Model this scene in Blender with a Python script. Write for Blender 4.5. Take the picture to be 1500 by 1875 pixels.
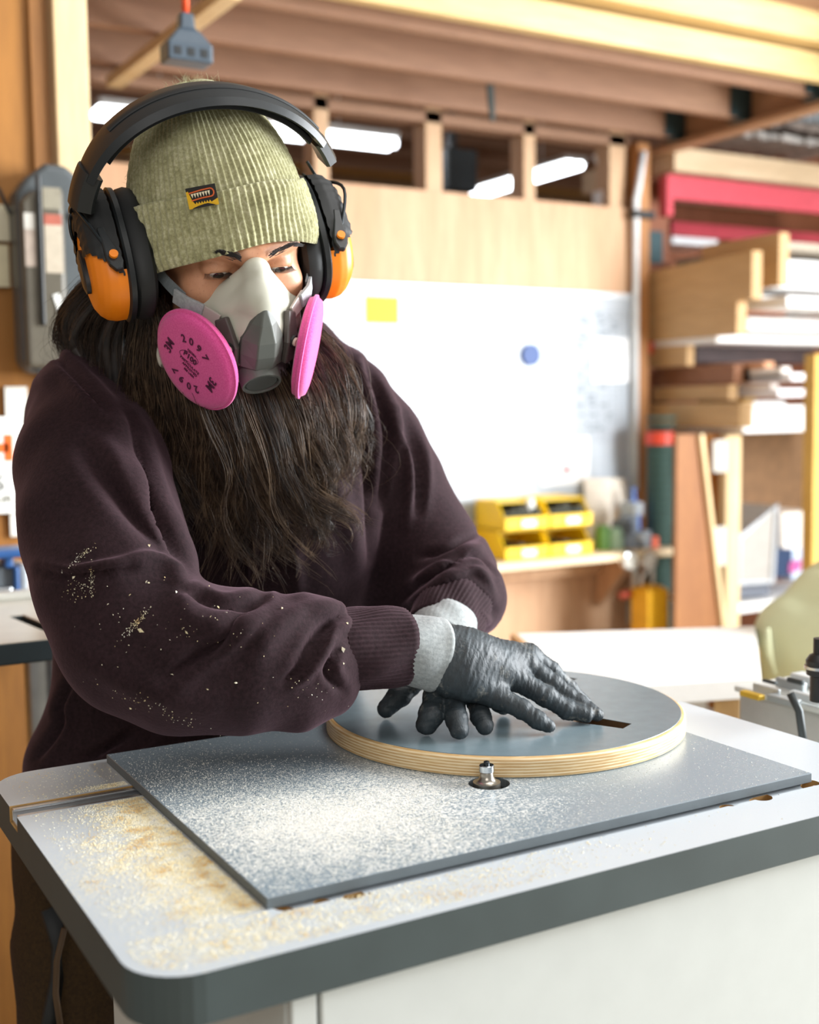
import bpy, bmesh, math, random
import numpy as np
from mathutils import Vector, Matrix

for o in list(bpy.data.objects): bpy.data.objects.remove(o)
SC = bpy.context.scene
COL = SC.collection

# ---------------- camera ----------------
YAW, PITCH, ROLL, CZ = [math.radians(a) for a in (29.5, 5.0, -0.75)] + [1.25]
FPX = 2187.5                       # 35 mm lens on a 24 mm wide frame of 1500 px
Fv = np.array([math.sin(YAW)*math.cos(PITCH), math.cos(YAW)*math.cos(PITCH), -math.sin(PITCH)])
R0 = np.array([math.cos(YAW), -math.sin(YAW), 0.0]); U0 = np.cross(R0, Fv)
Rv = R0*math.cos(ROLL)+U0*math.sin(ROLL); Uv = -R0*math.sin(ROLL)+U0*math.cos(ROLL)
C0 = np.array([0, 0, CZ])
def ray(px, py): return Fv + Rv*(px-750)/FPX - Uv*(py-937.5)/FPX
def at(px, py, d): return C0 + ray(px, py)*d              # survey point seen in that direction, d metres deep
def atz(px, py, z):
    r = ray(px, py); return C0 + r*(z-CZ)/r[2]
def aty(px, py, y):
    r = ray(px, py); return C0 + r*y/r[1]
def atx(px, py, x):
    r = ray(px, py); return C0 + r*x/r[0]
cam = bpy.data.cameras.new('camera'); co = bpy.data.objects.new('camera', cam); COL.objects.link(co)
cam.sensor_fit = 'HORIZONTAL'; cam.sensor_width = 24; cam.lens = 35
co.matrix_world = Matrix(((Rv[0], Uv[0], -Fv[0], 0), (Rv[1], Uv[1], -Fv[1], 0), (Rv[2], Uv[2], -Fv[2], CZ), (0, 0, 0, 1)))
cam.dof.use_dof = True; cam.dof.focus_distance = 1.13; cam.dof.aperture_fstop = 3.2
cam.clip_start = 0.02
SC.camera = co

# ---------------- world and light ----------------
W = bpy.data.worlds.new('world'); SC.world = W; W.use_nodes = True
bg = W.node_tree.nodes['Background']; bg.inputs[0].default_value = (1.0, 0.95, 0.89, 1); bg.inputs[1].default_value = 0.25
def area(name, loc, target, sx, sy, power, color):
    L = bpy.data.lights.new(name, 'AREA'); L.shape = 'RECTANGLE'; L.size = sx; L.size_y = sy; L.energy = power; L.color = color
    o = bpy.data.objects.new(name, L); COL.objects.link(o); o.location = loc
    o.rotation_euler = (Vector(target)-Vector(loc)).to_track_quat('-Z', 'Y').to_euler(); return o
area('daylight_door', (4.2, 0.0, 1.8), (0.8, 1.15, 1.0), 2.4, 2.2, 400, (0.93, 0.97, 1.0))
area('ceiling_light_bank', (1.3, 0.7, 2.9), (1.1, 1.1, 0.0), 1.6, 1.2, 20, (1.0, 0.97, 0.93))
area('front_fill_light', (-0.7, -1.3, 2.3), (0.6, 1.2, 1.1), 1.6, 1.2, 17, (1.0, 0.97, 0.94))  # unseen fill lamp, added to brighten the mask and filters from the front
SC.view_settings.view_transform = 'Standard'; SC.view_settings.look = 'None'
SC.view_settings.gamma = 1.0; SC.view_settings.use_curve_mapping = False
SC.view_settings.exposure = 0.42

# ---------------- helpers ----------------
RNG = random.Random(7)
def tag(o, label=None, cat=None, group=None, kind=None):
    if label: o['label'] = label
    if cat: o['category'] = cat
    if group: o['group'] = group
    if kind: o['kind'] = kind
    return o
def empty(name, loc=(0, 0, 0), label=None, cat=None, group=None, mw=None):
    o = bpy.data.objects.new(name, None); COL.objects.link(o); o.empty_display_size = 0.02
    if mw is not None: o.matrix_world = mw
    else: o.location = loc
    return tag(o, label, cat, group)
def par(o, p):
    if p is not None:
        o.parent = p
        o.matrix_parent_inverse = MWI(p)
    return o
def mwof(p):
    m = p.matrix_basis.copy()
    if p.parent: m = mwof(p.parent) @ p.matrix_parent_inverse @ m
    return m
def MWI(p): return mwof(p).inverted()

class MB:
    """collects shapes in world coordinates, builds ONE mesh object"""
    def __init__(s): s.v = []; s.f = []; s.mi = []; s.cur = 0
    def add(s, vs, fs):
        n = len(s.v); s.v += [tuple(float(c) for c in p) for p in vs]
        s.f += [tuple(i+n for i in f) for f in fs]; s.mi += [s.cur]*len(fs); return s
    def box(s, a, b, M=None):
        x0, y0, z0 = a; x1, y1, z1 = b
        vs = [(x0,y0,z0),(x1,y0,z0),(x1,y1,z0),(x0,y1,z0),(x0,y0,z1),(x1,y0,z1),(x1,y1,z1),(x0,y1,z1)]
        if M is not None: vs = [tuple(M @ Vector(p)) for p in vs]
        return s.add(vs, [(0,3,2,1),(4,5,6,7),(0,1,5,4),(1,2,6,5),(2,3,7,6),(3,0,4,7)])
    def prism(s, poly, h0, h1, axis=2):
        """poly = 2-D points (ccw seen from +axis); extruded along axis"""
        def mk(p, h):
            return (p[0], p[1], h) if axis == 2 else ((p[0], h, p[1]) if axis == 1 else (h, p[0], p[1]))
        n = len(poly); vs = [mk(p, h0) for p in poly]+[mk(p, h1) for p in poly]
        return s.add(vs, [tuple(range(n))[::-1], tuple(range(n, 2*n))]+[(i, (i+1) % n, n+(i+1) % n, n+i) for i in range(n)])
    def slab(s, top, th):
        """top = 3-D polygon ccw from above, thickness downward"""
        n = len(top); vs = [tuple(p) for p in top]+[(p[0], p[1], p[2]-th) for p in top]
        return s.add(vs, [tuple(range(n)), tuple(range(n, 2*n))[::-1]]+[(i, n+i, n+(i+1) % n, (i+1) % n) for i in range(n)])
    def cyl(s, p0, p1, r0, r1=None, n=20, cap=True):
        r1 = r0 if r1 is None else r1
        return s.tube([p0, p1], [r0, r1], n, cap)
    def tube(s, pts, rad, n=10, cap=True):
        pts = [Vector(p) for p in pts]
        if not hasattr(rad, '__len__'): rad = [rad]*len(pts)
        t0 = (pts[1]-pts[0]).normalized()
        ref = Vector((0, 0, 1)) if abs(t0.z) < .9 else Vector((1, 0, 0))
        nx = t0.cross(ref).normalized(); vs = []; fs = []
        for i, p in enumerate(pts):
            t = (pts[min(i+1, len(pts)-1)]-pts[max(i-1, 0)]).normalized()
            nx = (nx - t*nx.dot(t)).normalized(); ny = t.cross(nx)
            for k in range(n):
                a = 2*math.pi*k/n; vs.append(tuple(p+(nx*math.cos(a)+ny*math.sin(a))*rad[i]))
        for i in range(len(pts)-1):
            for k in range(n):
                a = i*n+k; b = i*n+(k+1) % n; fs.append((a, b, b+n, a+n))
        if cap: fs.append(tuple(range(n))[::-1]); m = (len(pts)-1)*n; fs.append(tuple(range(m, m+n)))
        return s.add(vs, fs)
    def lathe(s, prof, c=(0, 0, 0), n=48, M=None):
        """prof = [(r,z)] about the z axis of M / through c"""
        vs = []; fs = []
        for r, z in prof:
            for k in range(n):
                a = 2*math.pi*k/n; p = Vector((r*math.cos(a), r*math.sin(a), z))
                p = (M @ p) if M is not None else p+Vector(c); vs.append(tuple(p))
        for i in range(len(prof)-1):
            for k in range(n):
                a = i*n+k; b = i*n+(k+1) % n; fs.append((a, b, b+n, a+n))
        fs.append(tuple(range(n))[::-1]); m = (len(prof)-1)*n; fs.append(tuple(range(m, m+n)))
        return s.add(vs, fs)
    def ribbon(s, pts, wdir, w, th):
        """flat strap along pts, width direction(s) wdir"""
        vs = []; fs = []; n = len(pts); pts = [Vector(p) for p in pts]
        for i, p in enumerate(pts):
            t = (pts[min(i+1, n-1)]-pts[max(i-1, 0)]).normalized()
            wd = Vector(wdir[i] if hasattr(wdir[0], '__len__') else wdir); wd = (wd-t*wd.dot(t)).normalized(); nn = t.cross(wd)
            ww = w[i] if hasattr(w, '__len__') else w
            for a, b in ((-1, -1), (1, -1), (1, 1), (-1, 1)): vs.append(tuple(p+wd*ww/2*a+nn*th/2*b))
        for i in range(n-1):
            for k in range(4):
                a = i*4+k; b = i*4+(k+1) % 4; fs.append((a, b, b+4, a+4))
        fs.append((3, 2, 1, 0)); m = (n-1)*4; fs.append((m, m+1, m+2, m+3)); return s.add(vs, fs)
    def build(s, name, mat, parent=None, smooth=False, bevel=0, seg=2, label=None, cat=None, group=None, kind=None, origin=None, local=False, auto=None):
        me = bpy.data.meshes.new(name)
        V_ = np.array(s.v, dtype=float)
        if local: org = Vector((0, 0, 0))
        elif origin is not None: org = Vector(origin)
        elif parent is None: org = Vector(((V_[:,0].min()+V_[:,0].max())/2, (V_[:,1].min()+V_[:,1].max())/2, V_[:,2].min()))
        else: org = mwof(parent).translation
        me.from_pydata([tuple(Vector(p)-org) for p in s.v] if not local else s.v, [], s.f)
        me.update(); fixn(me)
        o = bpy.data.objects.new(name, me); COL.objects.link(o)
        for m in (mat if isinstance(mat, (list, tuple)) else [mat]): me.materials.append(m)
        if any(s.mi): me.polygons.foreach_set('material_index', s.mi)
        if local:
            o.parent = parent
        else:
            o.location = org; par(o, parent)
        if smooth: shade(me, auto)
        if bevel:
            b = o.modifiers.new('bevel', 'BEVEL'); b.width = bevel; b.segments = seg; b.limit_method = 'ANGLE'; b.angle_limit = math.radians(40)
        return tag(o, label, cat, group, kind)
def fixn(me):
    bm = bmesh.new(); bm.from_mesh(me); bmesh.ops.recalc_face_normals(bm, faces=bm.faces); bm.to_mesh(me); bm.free()
def shade(me, ang=None):
    me.polygons.foreach_set('use_smooth', [True]*len(me.polygons))
    if ang is not None:
        try: me.set_sharp_from_angle(angle=math.radians(ang))
        except Exception: pass
    me.update()
def copy_of(o, mw, label=None):
    """copy a thing and its parts to another place"""
    c = o.copy(); COL.objects.link(c); c.matrix_world = mw
    if label: c['label'] = label
    for ch in [x for x in COL.objects if x.parent == o]:
        d = ch.copy(); COL.objects.link(d); d.parent = c
        for g in [x for x in COL.objects if x.parent == ch]:
            e = g.copy(); COL.objects.link(e); e.parent = d
    return c

# ---------------- materials ----------------
def srgb(h):
    if isinstance(h, str):
        h = h.lstrip('#'); c = [int(h[i:i+2], 16)/255 for i in (0, 2, 4)]
    else: c = [x/255 for x in h]
    return tuple(x/12.92 if x <= .04045 else ((x+.055)/1.055)**2.4 for x in c)+(1,)
def newmat(name):
    m = bpy.data.materials.new(name); m.use_nodes = True; nt = m.node_tree
    return m, nt, nt.nodes['Principled BSDF']
def N(nt, t, **k):
    n = nt.nodes.new(t)
    for a, b in k.items():
        if a in n.inputs.keys() if isinstance(a, str) else False: n.inputs[a].default_value = b
        else: setattr(n, a, b)
    return n
def coords(nt, scale=(1, 1, 1), space='Object', rot=(0, 0, 0)):
    tc = nt.nodes.new('ShaderNodeTexCoord'); mp = nt.nodes.new('ShaderNodeMapping')
    mp.inputs['Scale'].default_value = scale; mp.inputs['Rotation'].default_value = rot
    nt.links.new(tc.outputs[space], mp.inputs[0]); return mp.outputs[0]
def noise(nt, vec, scale, detail=3, rough=.5, dist=0):
    n = nt.nodes.new('ShaderNodeTexNoise'); nt.links.new(vec, n.inputs['Vector'])
    n.inputs['Scale'].default_value = scale; n.inputs['Detail'].default_value = detail
    n.inputs['Roughness'].default_value = rough; n.inputs['Distortion'].default_value = dist; return n.outputs['Fac']
def ramp(nt, fac, stops):
    r = nt.nodes.new('ShaderNodeValToRGB'); nt.links.new(fac, r.inputs[0]); e = r.color_ramp.elements
    while len(e) < len(stops): e.new(0.5)
    for i, (p, c) in enumerate(stops): e[i].position = p; e[i].color = c if len(c) == 4 else tuple(c)+(1,)
    return r.outputs[0]
def bump(nt, p, h, strength=.3, dist=.002):
    b = nt.nodes.new('ShaderNodeBump'); b.inputs['Strength'].default_value = strength; b.inputs['Distance'].default_value = dist
    nt.links.new(h, b.inputs['Height'])
    if p.inputs['Normal'].is_linked:
        nt.links.new(p.inputs['Normal'].links[0].from_socket, b.inputs['Normal'])
    nt.links.new(b.outputs[0], p.inputs['Normal']); return b
def mixc(nt, fac, a, b):
    m = nt.nodes.new('ShaderNodeMix'); m.data_type = 'RGBA'
    if isinstance(fac, (int, float)): m.inputs[0].default_value = fac
    else: nt.links.new(fac, m.inputs[0])
    for s, v in ((m.inputs[6], a), (m.inputs[7], b)):
        if hasattr(v, 'links'): nt.links.new(v, s)
        else: s.default_value = v
    return m.outputs[2]
def math_(nt, op, a, b=None, clamp=False):
    m = nt.nodes.new('ShaderNodeMath'); m.operation = op; m.use_clamp = clamp
    for i, v in enumerate((a, b)):
        if v is None: continue
        if hasattr(v, 'links'): nt.links.new(v, m.inputs[i])
        else: m.inputs[i].default_value = v
    return m.outputs[0]
MC = {}
def plain(name, col, rough=.5, metal=0, var=.08, scale=30, bmp=.1, sheen=0, coat=0, space='Object', ior=None):
    if name in MC: return MC[name]
    m, nt, p = newmat(name); c = srgb(col); v = coords(nt, space=space)
    f = noise(nt, v, scale, 4)
    lo = tuple(x*(1-var) for x in c[:3])+(1,); hi = tuple(min(1, x*(1+var)) for x in c[:3])+(1,)
    nt.links.new(ramp(nt, f, [(.3, lo), (.7, hi)]), p.inputs['Base Color'])
    p.inputs['Roughness'].default_value = rough; p.inputs['Metallic'].default_value = metal
    if sheen: p.inputs['Sheen Weight'].default_value = sheen; p.inputs['Sheen Roughness'].default_value = .5
    if coat: p.inputs['Coat Weight'].default_value = coat
    if ior: p.inputs['IOR'].default_value = ior
    if bmp: bump(nt, p, noise(nt, v, scale*6, 3), bmp, .001)
    MC[name] = m; return m
def wood(name, c1, c2, axis=0, rough=.6, grain=14, knots=0, fine=1.0):
    """grain runs along the axis"""
    if name in MC: return MC[name]
    m, nt, p = newmat(name)
    sc = [1, 1, 1]; sc[axis] = .12; v = coords(nt, tuple(sc))
    f = noise(nt, v, grain, 5, .6, 1.2); g = noise(nt, v, grain*9*fine, 3, .6)
    a = ramp(nt, f, [(.3, srgb(c1)), (.7, srgb(c2))])
    dk = tuple(x*.72 for x in srgb(c1)[:3])+(1,)
    out = mixc(nt, ramp(nt, g, [(.35, (.35,)*3+(1,)), (.6, (0, 0, 0, 1))]), a, dk)
    if knots:
        vo = nt.nodes.new('ShaderNodeTexVoronoi'); vo.inputs['Scale'].default_value = knots
        s2 = [1, 1, 1]; s2[axis] = .6; nt.links.new(coords(nt, tuple(s2)), vo.inputs['Vector'])
        k = ramp(nt, vo.outputs['Distance'], [(.03, (1, 1, 1, 1)), (.13, (0, 0, 0, 1))])
        kk = math_(nt, 'MULTIPLY', k, ramp(nt, noise(nt, coords(nt), knots*.8, 1), [(.5, (0, 0, 0, 1)), (.56, (.8,)*3+(1,))]))
        out = mixc(nt, kk, out, tuple(x*.4 for x in srgb(c1)[:3])+(1,))
    nt.links.new(out, p.inputs['Base Color']); p.inputs['Roughness'].default_value = rough
    bump(nt, p, g, .15, .0006); MC[name] = m; return m
def emit(name, col, st):
    m, nt, p = newmat(name); p.inputs['Base Color'].default_value = srgb(col)
    p.inputs['Emission Color'].default_value = srgb(col); p.inputs['Emission Strength'].default_value = st; return m
def text(s, size, M, mat, parent, name='lettering', extrude=.0003, align='CENTER', local=False, spacing=1.0, bold=0):
    """flat print: a text curve turned into a mesh"""
    cu = bpy.data.curves.new(name, 'FONT'); cu.body = s; cu.size = size; cu.extrude = extrude; cu.align_x = align; cu.align_y = 'CENTER'
    cu.space_character = spacing; cu.resolution_u = 3; cu.offset = bold
    t = bpy.data.objects.new('tmp', cu); COL.objects.link(t)
    dg = bpy.context.evaluated_depsgraph_get(); me = bpy.data.meshes.new_from_object(t.evaluated_get(dg)); bpy.data.objects.remove(t)
    o = bpy.data.objects.new(name, me); COL.objects.link(o); me.materials.clear(); me.materials.append(mat)
    if local: o.parent = parent; o.matrix_basis = M
    else:
        o.matrix_world = M; par(o, parent)
    return o

# ---------------- palette ----------------
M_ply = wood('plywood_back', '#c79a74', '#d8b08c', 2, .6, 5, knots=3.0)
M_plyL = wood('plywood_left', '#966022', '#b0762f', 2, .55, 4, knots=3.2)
M_stud = wood('stud_pine', '#dfbf8e', '#edd3a6', 2, .55, 10)
M_joist = wood('joist_fir', '#936c54', '#a57e63', 0, .65, 8)
M_joistE = wood('joist_edge', '#d8b386', '#e6c79c', 0, .65, 10)
M_beam = wood('beam_pine', '#c9a76c', '#dabc84', 0, .55, 8, knots=1.2)
M_header = wood('header_fir', '#a67a58', '#b98f6d', 1, .6, 8)
M_brown = wood('brown_board', '#bd9664', '#cda778', 1, .6, 6)
M_dkwood = wood('dark_plywood', '#7c4c26', '#96602f', 2, .6, 4)
M_white = plain('white_board', '#f3f5f8', .25, bmp=0, var=.01)
M_pale = plain('pale_melamine', '#efeeec', .35, bmp=0, var=.02)
M_conc = plain('concrete_floor', '#b3aa98', .7, var=.12, scale=3, bmp=.2)
M_black = plain('black_plastic', '#141718', .45, bmp=.05)
M_red = plain('rack_red', '#cf5560', .22, bmp=.02)
M_steel = plain('brushed_steel', '#b9bdc0', .3, 1, bmp=.05)
M_dkgreen = plain('dark_green_mesh', '#28423c', .7, var=.3, scale=60)
YW = 3.8; ZJ = 2.29

# ---------------- setting ----------------
MB().box((-3, -3, -.05), (8, 9, 0)).build('floor', M_conc, kind='structure')
M_studw = wood('wall_stud', '#c9a07a', '#dab792', 2, .6, 9)
# back wall: sheathing below the opening, studs above it
wb = MB(); wb.box((-1.5, YW, 0), (3.20, YW+.012, 2.032))
wall_back = wb.build('wall_back', M_ply, kind='structure')
m = MB().box((-1.5, YW+.012, 0), (3.2, YW+.02, 2.03)).build('backing_sheet', M_ply, wall_back)
for i, (pa, pb) in enumerate((((580, 250), (607, 250)), ((785, 300), (815, 300)), ((965, 300), (986, 300)), ((1122, 330), (1152, 330)))):
    xa = aty(*pa, YW)[0]; xb = aty(*pb, YW)[0]
    MB().box((xa, YW+.02, 0.0), (xb, YW+.11, 2.44)).build('stud', M_studw, wall_back, bevel=.002)
for xa in (1.36, .95, .55, .1):
    MB().box((xa, YW+.02, 0.0), (xa+.05, YW+.11, 2.44)).build('stud', M_studw, wall_back, bevel=.002)
MB().box((-1.5, YW+.02, ZJ-.01), (3.2, YW+.11, ZJ+.03)).build('top_plate', M_joist, wall_back)
# seam strip between sheets
# partition on the left with its end post
YP = 2.46
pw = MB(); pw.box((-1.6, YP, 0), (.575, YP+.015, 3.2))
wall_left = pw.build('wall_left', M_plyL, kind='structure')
MB().box((.548, YP-.012, 0), (.578, YP, 3.2)).build('batten', wood('batten_dark', '#8a5a28', '#a36d33', 2), wall_left, bevel=.002)
MB().box((.59, YP-.03, 0), (.657, YP+.09, 3.2)).build('end_post', M_stud, wall_left, bevel=.003)
# loft floor over the joists
MB().box((-1.5, 2.6, ZJ+.19), (3.36, 3.92, ZJ+.21)).build('ceiling', M_joist, kind='structure')
loft = empty('loft_frame', (1.5, 3.3, ZJ), None, None); loft['kind'] = 'structure'
for i, yj in enumerate((3.64, 3.29, 2.94)):
    j = MB().box((-1.5, yj, ZJ), (3.32, yj+.04, ZJ+.19)).build('joist', M_joist, loft, bevel=.002)
# header along the right ends of the joists, and hangers
MB().box((3.322, 2.2, ZJ-.015), (3.362, 4.1, ZJ+.19)).build('header_board', M_header, loft, bevel=.002)
MB().box((3.29, 2.2, ZJ-.035), (3.362, 4.1, ZJ-.012)).build('header_ledger', M_header, loft, bevel=.002)
M_hang = plain('hanger_steel', '#3b4e52', .5, .6)
for yj in (3.64, 3.29, 2.94):
    h = MB(); h.box((3.22, yj-.008, ZJ+.0), (3.32, yj-.002, ZJ+.15)); h.box((3.26, yj-.012, ZJ-.012), (3.32, yj+.05, ZJ-.004))
    h.build('joist_hanger', M_hang, loft)
# front rim: doubled beam of stacked planks
rb = MB().box((-1.0, 2.80, ZJ), (4.2, 2.84, ZJ+.085)).build('rim_plank', M_beam, loft, bevel=.003)
MB().box((-1.0, 2.745, ZJ+.10), (4.2, 2.84, ZJ+.27)).build('rim_plank', M_beam, loft, bevel=.003)
MB().box((-1.0, 2.6, ZJ+.29), (4.2, 2.84, ZJ+.33)).build('rim_plank', M_beam, loft, bevel=.003)
# pale diagonal brace under the joists at the left
p0 = atz(208, 152, 2.262); p1 = atz(425, -15, 2.262)
b = MB(); b.ribbon([p0, p1], (1, .4, 0), .05, .03); b.build('diagonal_brace', M_stud, loft, bevel=.002)
# room beyond the opening
far = MB().box((-3, 8.2, 0), (8, 8.25, 4)).build('wall_far', wood('far_wall', '#8a6b4c', '#a58560', 2), kind='structure')
slope = MB(); slope.add([(-3, 4.0, 3.3), (8, 4.0, 3.3), (8, 8.2, 3.0), (-3, 8.2, 3.0), (-3, 4.0, 3.33), (8, 4.0, 3.33), (8, 8.2, 3.03), (-3, 8.2, 3.03)],
    [(0, 1, 2, 3), (7, 6, 5, 4), (0, 4, 5, 1), (3, 2, 6, 7), (1, 5, 6, 2), (0, 3, 7, 4)])
slope.build('ceiling_far', wood('roof_wood', '#c9924a', '#dba65c', 1), kind='structure')
for i in range(7):
    y = 4.6+i*.5; MB().box((-3, y, 2.93), (8, y+.05, 3.05)).build('rafter', M_joist, bpy.data.objects['ceiling_far'])
# vertical conduit at the end of the back wall
wr = MB().box((3.2, YW-.03, 0), (3.26, YW+.1, 2.29)).build('trim_1', wood('corner_trim', '#a8713f', '#bd8450', 2), kind='structure', bevel=.002)
t = empty('conduit_pipe', (3.185, YW-.035, .65), 'white conduit pipe running up the corner beside the whiteboard', 'pipe')
MB().tube([(3.185, YW-.035, .9), (3.185, YW-.035, 2.06), (3.195, YW-.04, 2.12), (3.215, YW-.045, 2.25)], .014, 10).build('pipe', plain('white_paint', '#e6eaee', .35), t, True)
q = MB(); q.box((3.16, YW-.055, 1.99), (3.27, YW-.02, 2.02)); q.build('strap_clamp', M_black, t, bevel=.003)
# fluorescent fixtures in the far room
M_tube = emit('tube_glow', '#f4f8ff', 9); M_fix = plain('fixture_white', '#e8e8e4', .4)
def tube_light(p, q, label, w=.12):
    p = Vector(p); q = Vector(q); c = (p+q)/2
    t = empty('fluorescent_light', c, label, 'ceiling light', None)
    d = (q-p).normalized(); side = Vector((-d.y, d.x, 0))
    MB().ribbon([p+Vector((0, 0, .035)), q+Vector((0, 0, .035))], side, w*1.3, .03).build('housing', M_fix, t)
    for f_ in (.2, .8):
        h_ = p.lerp(q, f_); MB().tube([h_+Vector((0, 0, .04)), Vector((h_.x, h_.y, 3.14 if h_.y < 6 else 3.05))], .004, 6).build('hanger_wire', M_fix, t)
    for s in (-1, 1):
        MB().tube([p+side*s*w*.3, q+side*s*w*.3], .02, 10).build('tube', M_tube, t, True)
a = aty(175, 208, 5.3); b = aty(718, 266, 5.3); z = b[2]
tube_light((a[0], 5.3, z), (b[0], 5.3, z), 'long glowing ceiling tube light seen behind the head through the wall opening')
b = atz(1055, 302, 2.62); tube_light((b[0], b[1], 2.62), (b[0], b[1]+1.65, 2.62), 'short glowing tube light pointing into the far room, right of the speaker')
# dark loudspeaker / box hanging in the far room
a = aty(820, 268, 4.9); b = aty(876, 352, 4.9)
t = empty('hanging_speaker', ((a[0]+b[0])/2, 5.0, b[2]), 'dark grey box hanging in the far room behind the wall opening', 'speaker')
MB().box((a[0], 4.9, b[2]), (b[0], 5.1, a[2])).build('cabinet', plain('charcoal_box', '#39434a', .5), t, bevel=.01)
MB().box((a[0]+.05, 4.96, a[2]), (a[0]+.09, 5.0, 3.24)).build('bracket', M_black, t)
# electrical box with its cable in the opening
a = aty(1090, 350, YW+.1); b = aty(1121, 386, YW+.1)
t = empty('junction_box', ((a[0]+b[0])/2, YW+.1, b[2]), 'small white electrical box with cable at the end of the wall opening', 'electrical box')
MB().box((a[0], YW+.06, b[2]), (b[0], YW+.12, a[2])).build('box', M_white, t, bevel=.006)
MB().tube([((a[0]+b[0])/2+.01, YW+.1, a[2]), ((a[0]+b[0])/2, YW+.1, a[2]+.07), ((a[0]+b[0])/2-.05, YW+.1, a[2]+.14)], .008, 8).build('cable', M_pale, t, True)

# ---------------- whiteboard ----------------
za = 1.69; zb = .80; xa = 1.35; xb = 3.19
t = empty('whiteboard', ((xa+xb)/2, YW, zb), 'large white marker board on the back wall above the shelf', 'whiteboard')
MB().box((xa, YW-.012, zb), (xb, YW, za)).build('board', plain('marker_board', '#b8bfc7', .25, bmp=0, var=.01), t)
M_frame = plain('aluminium_frame', '#dfe4ea', .35, .3)
for bx in (((xa, YW-.02, za-.018), (xb, YW, za+.004)), ((xa, YW-.02, zb-.004), (xb, YW, zb+.018)), ((xb-.018, YW-.02, zb), (xb, YW, za)), ((xa, YW-.02, zb), (xa+.018, YW, za))):
    MB().box(*bx).build('frame', M_frame, t, bevel=.003)
M_ink = plain('grey_ink', '#8d949c', .5, bmp=0); M_faint = plain('faint_line', '#9fabb0', .5, bmp=0)
for px in (655, 765):
    x = aty(px, 600, YW)[0]; MB().box((x, YW-.0130, zb+.02), (x+.004, YW-.0122, za-.02)).build('ruled_line', M_faint, t)
# calendar grid printed on the right end
g = MB(); x0, z0 = 2.90, 1.62
for i in range(28): g.box((x0, YW-.0134, z0-i*.019-.0015), (x0+.25, YW-.0124, z0-i*.019))
for i in range(9): g.box((x0+i*.031, YW-.0134, z0-27*.019), (x0+i*.031+.0018, YW-.0124, z0))
g.build('chart_grid', M_ink, t, kind='stuff')
g = MB()
for k in range(60):
    i = RNG.randrange(26); x = x0+RNG.random()*.2; g.box((x, YW-.0138, z0-i*.019-.013), (x+.01+RNG.random()*.03, YW-.0126, z0-i*.019-.006))
g.build('handwriting', plain('pen_grey', '#757d86', .6, bmp=0), t, kind='stuff')
def flat_paper(px0, py0, px1, py1, mat, name, label, cat, y=YW-.013, th=.002, lines=None, group=None):
    a = aty(px0, py0, y); b = aty(px1, py1, y)
    t = empty(name, ((a[0]+b[0])/2, y, b[2]), label, cat, group)
    MB().box((a[0], y-th, b[2]), (b[0], y, a[2])).build('sheet', mat, t)
    if lines:
        g = MB(); n, lm = lines; h = a[2]-b[2]; w = b[0]-a[0]
        for i in range(n):
            z = a[2]-h*(i+1)/(n+1); g.box((a[0]+w*.12, y-th-.001, z-.002), (a[0]+w*(.6+.3*RNG.random()), y-th-.0002, z+.002))
        g.build('writing', lm, t)
    return t
flat_paper(668, 541, 731, 594, plain('yellow_note', '#f7cf20', .6, bmp=0), 'sticky_note', 'yellow paper note stuck at the top left of the whiteboard', 'note', lines=(4, plain('note_ink', '#d3a51c', .6, bmp=0)))
flat_paper(990, 802, 1078, 885, plain('paper_white', '#fafbfc', .6, bmp=0), 'paper_sheet', 'plain white sheet hanging at the lower right of the whiteboard', 'paper', th=.004)
flat_paper(1083, 618, 1150, 700, plain('paper_white2', '#f2f3f5', .6, bmp=0), 'paper_sheet', 'white sheet taped over the ruled chart on the whiteboard', 'paper', th=.004)
a = aty(972, 650, YW-.02)
t = empty('tape_roll', a, 'round blue ring magnet stuck on the whiteboard', 'tape roll')
Mx = Matrix.Translation(a) @ Matrix.Rotation(math.pi/2, 4, 'X')
MB().lathe([(.026, -.008), (.042, -.008), (.042, .008), (.026, .008)], M=Mx, n=32).build('ring', plain('blue_ring', '#2b4a86', .5), t, True, auto=40)
MB().lathe([(.026, -.004), (.026, .004), (.02, .004), (.02, -.004)], M=Mx, n=24).build('core', M_white, t, True, auto=40)
a = aty(1037, 860, YW-.016); b = MB(); b.box((a[0]-.015, a[1]-.003, a[2]-.012), (a[0]+.015, a[1]+.003, a[2]+.012))
tag(b.build('magnet', plain('raspberry', '#b03050', .5), bevel=.003), 'small raspberry-red magnet holding the lower paper sheet', 'magnet')

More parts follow.
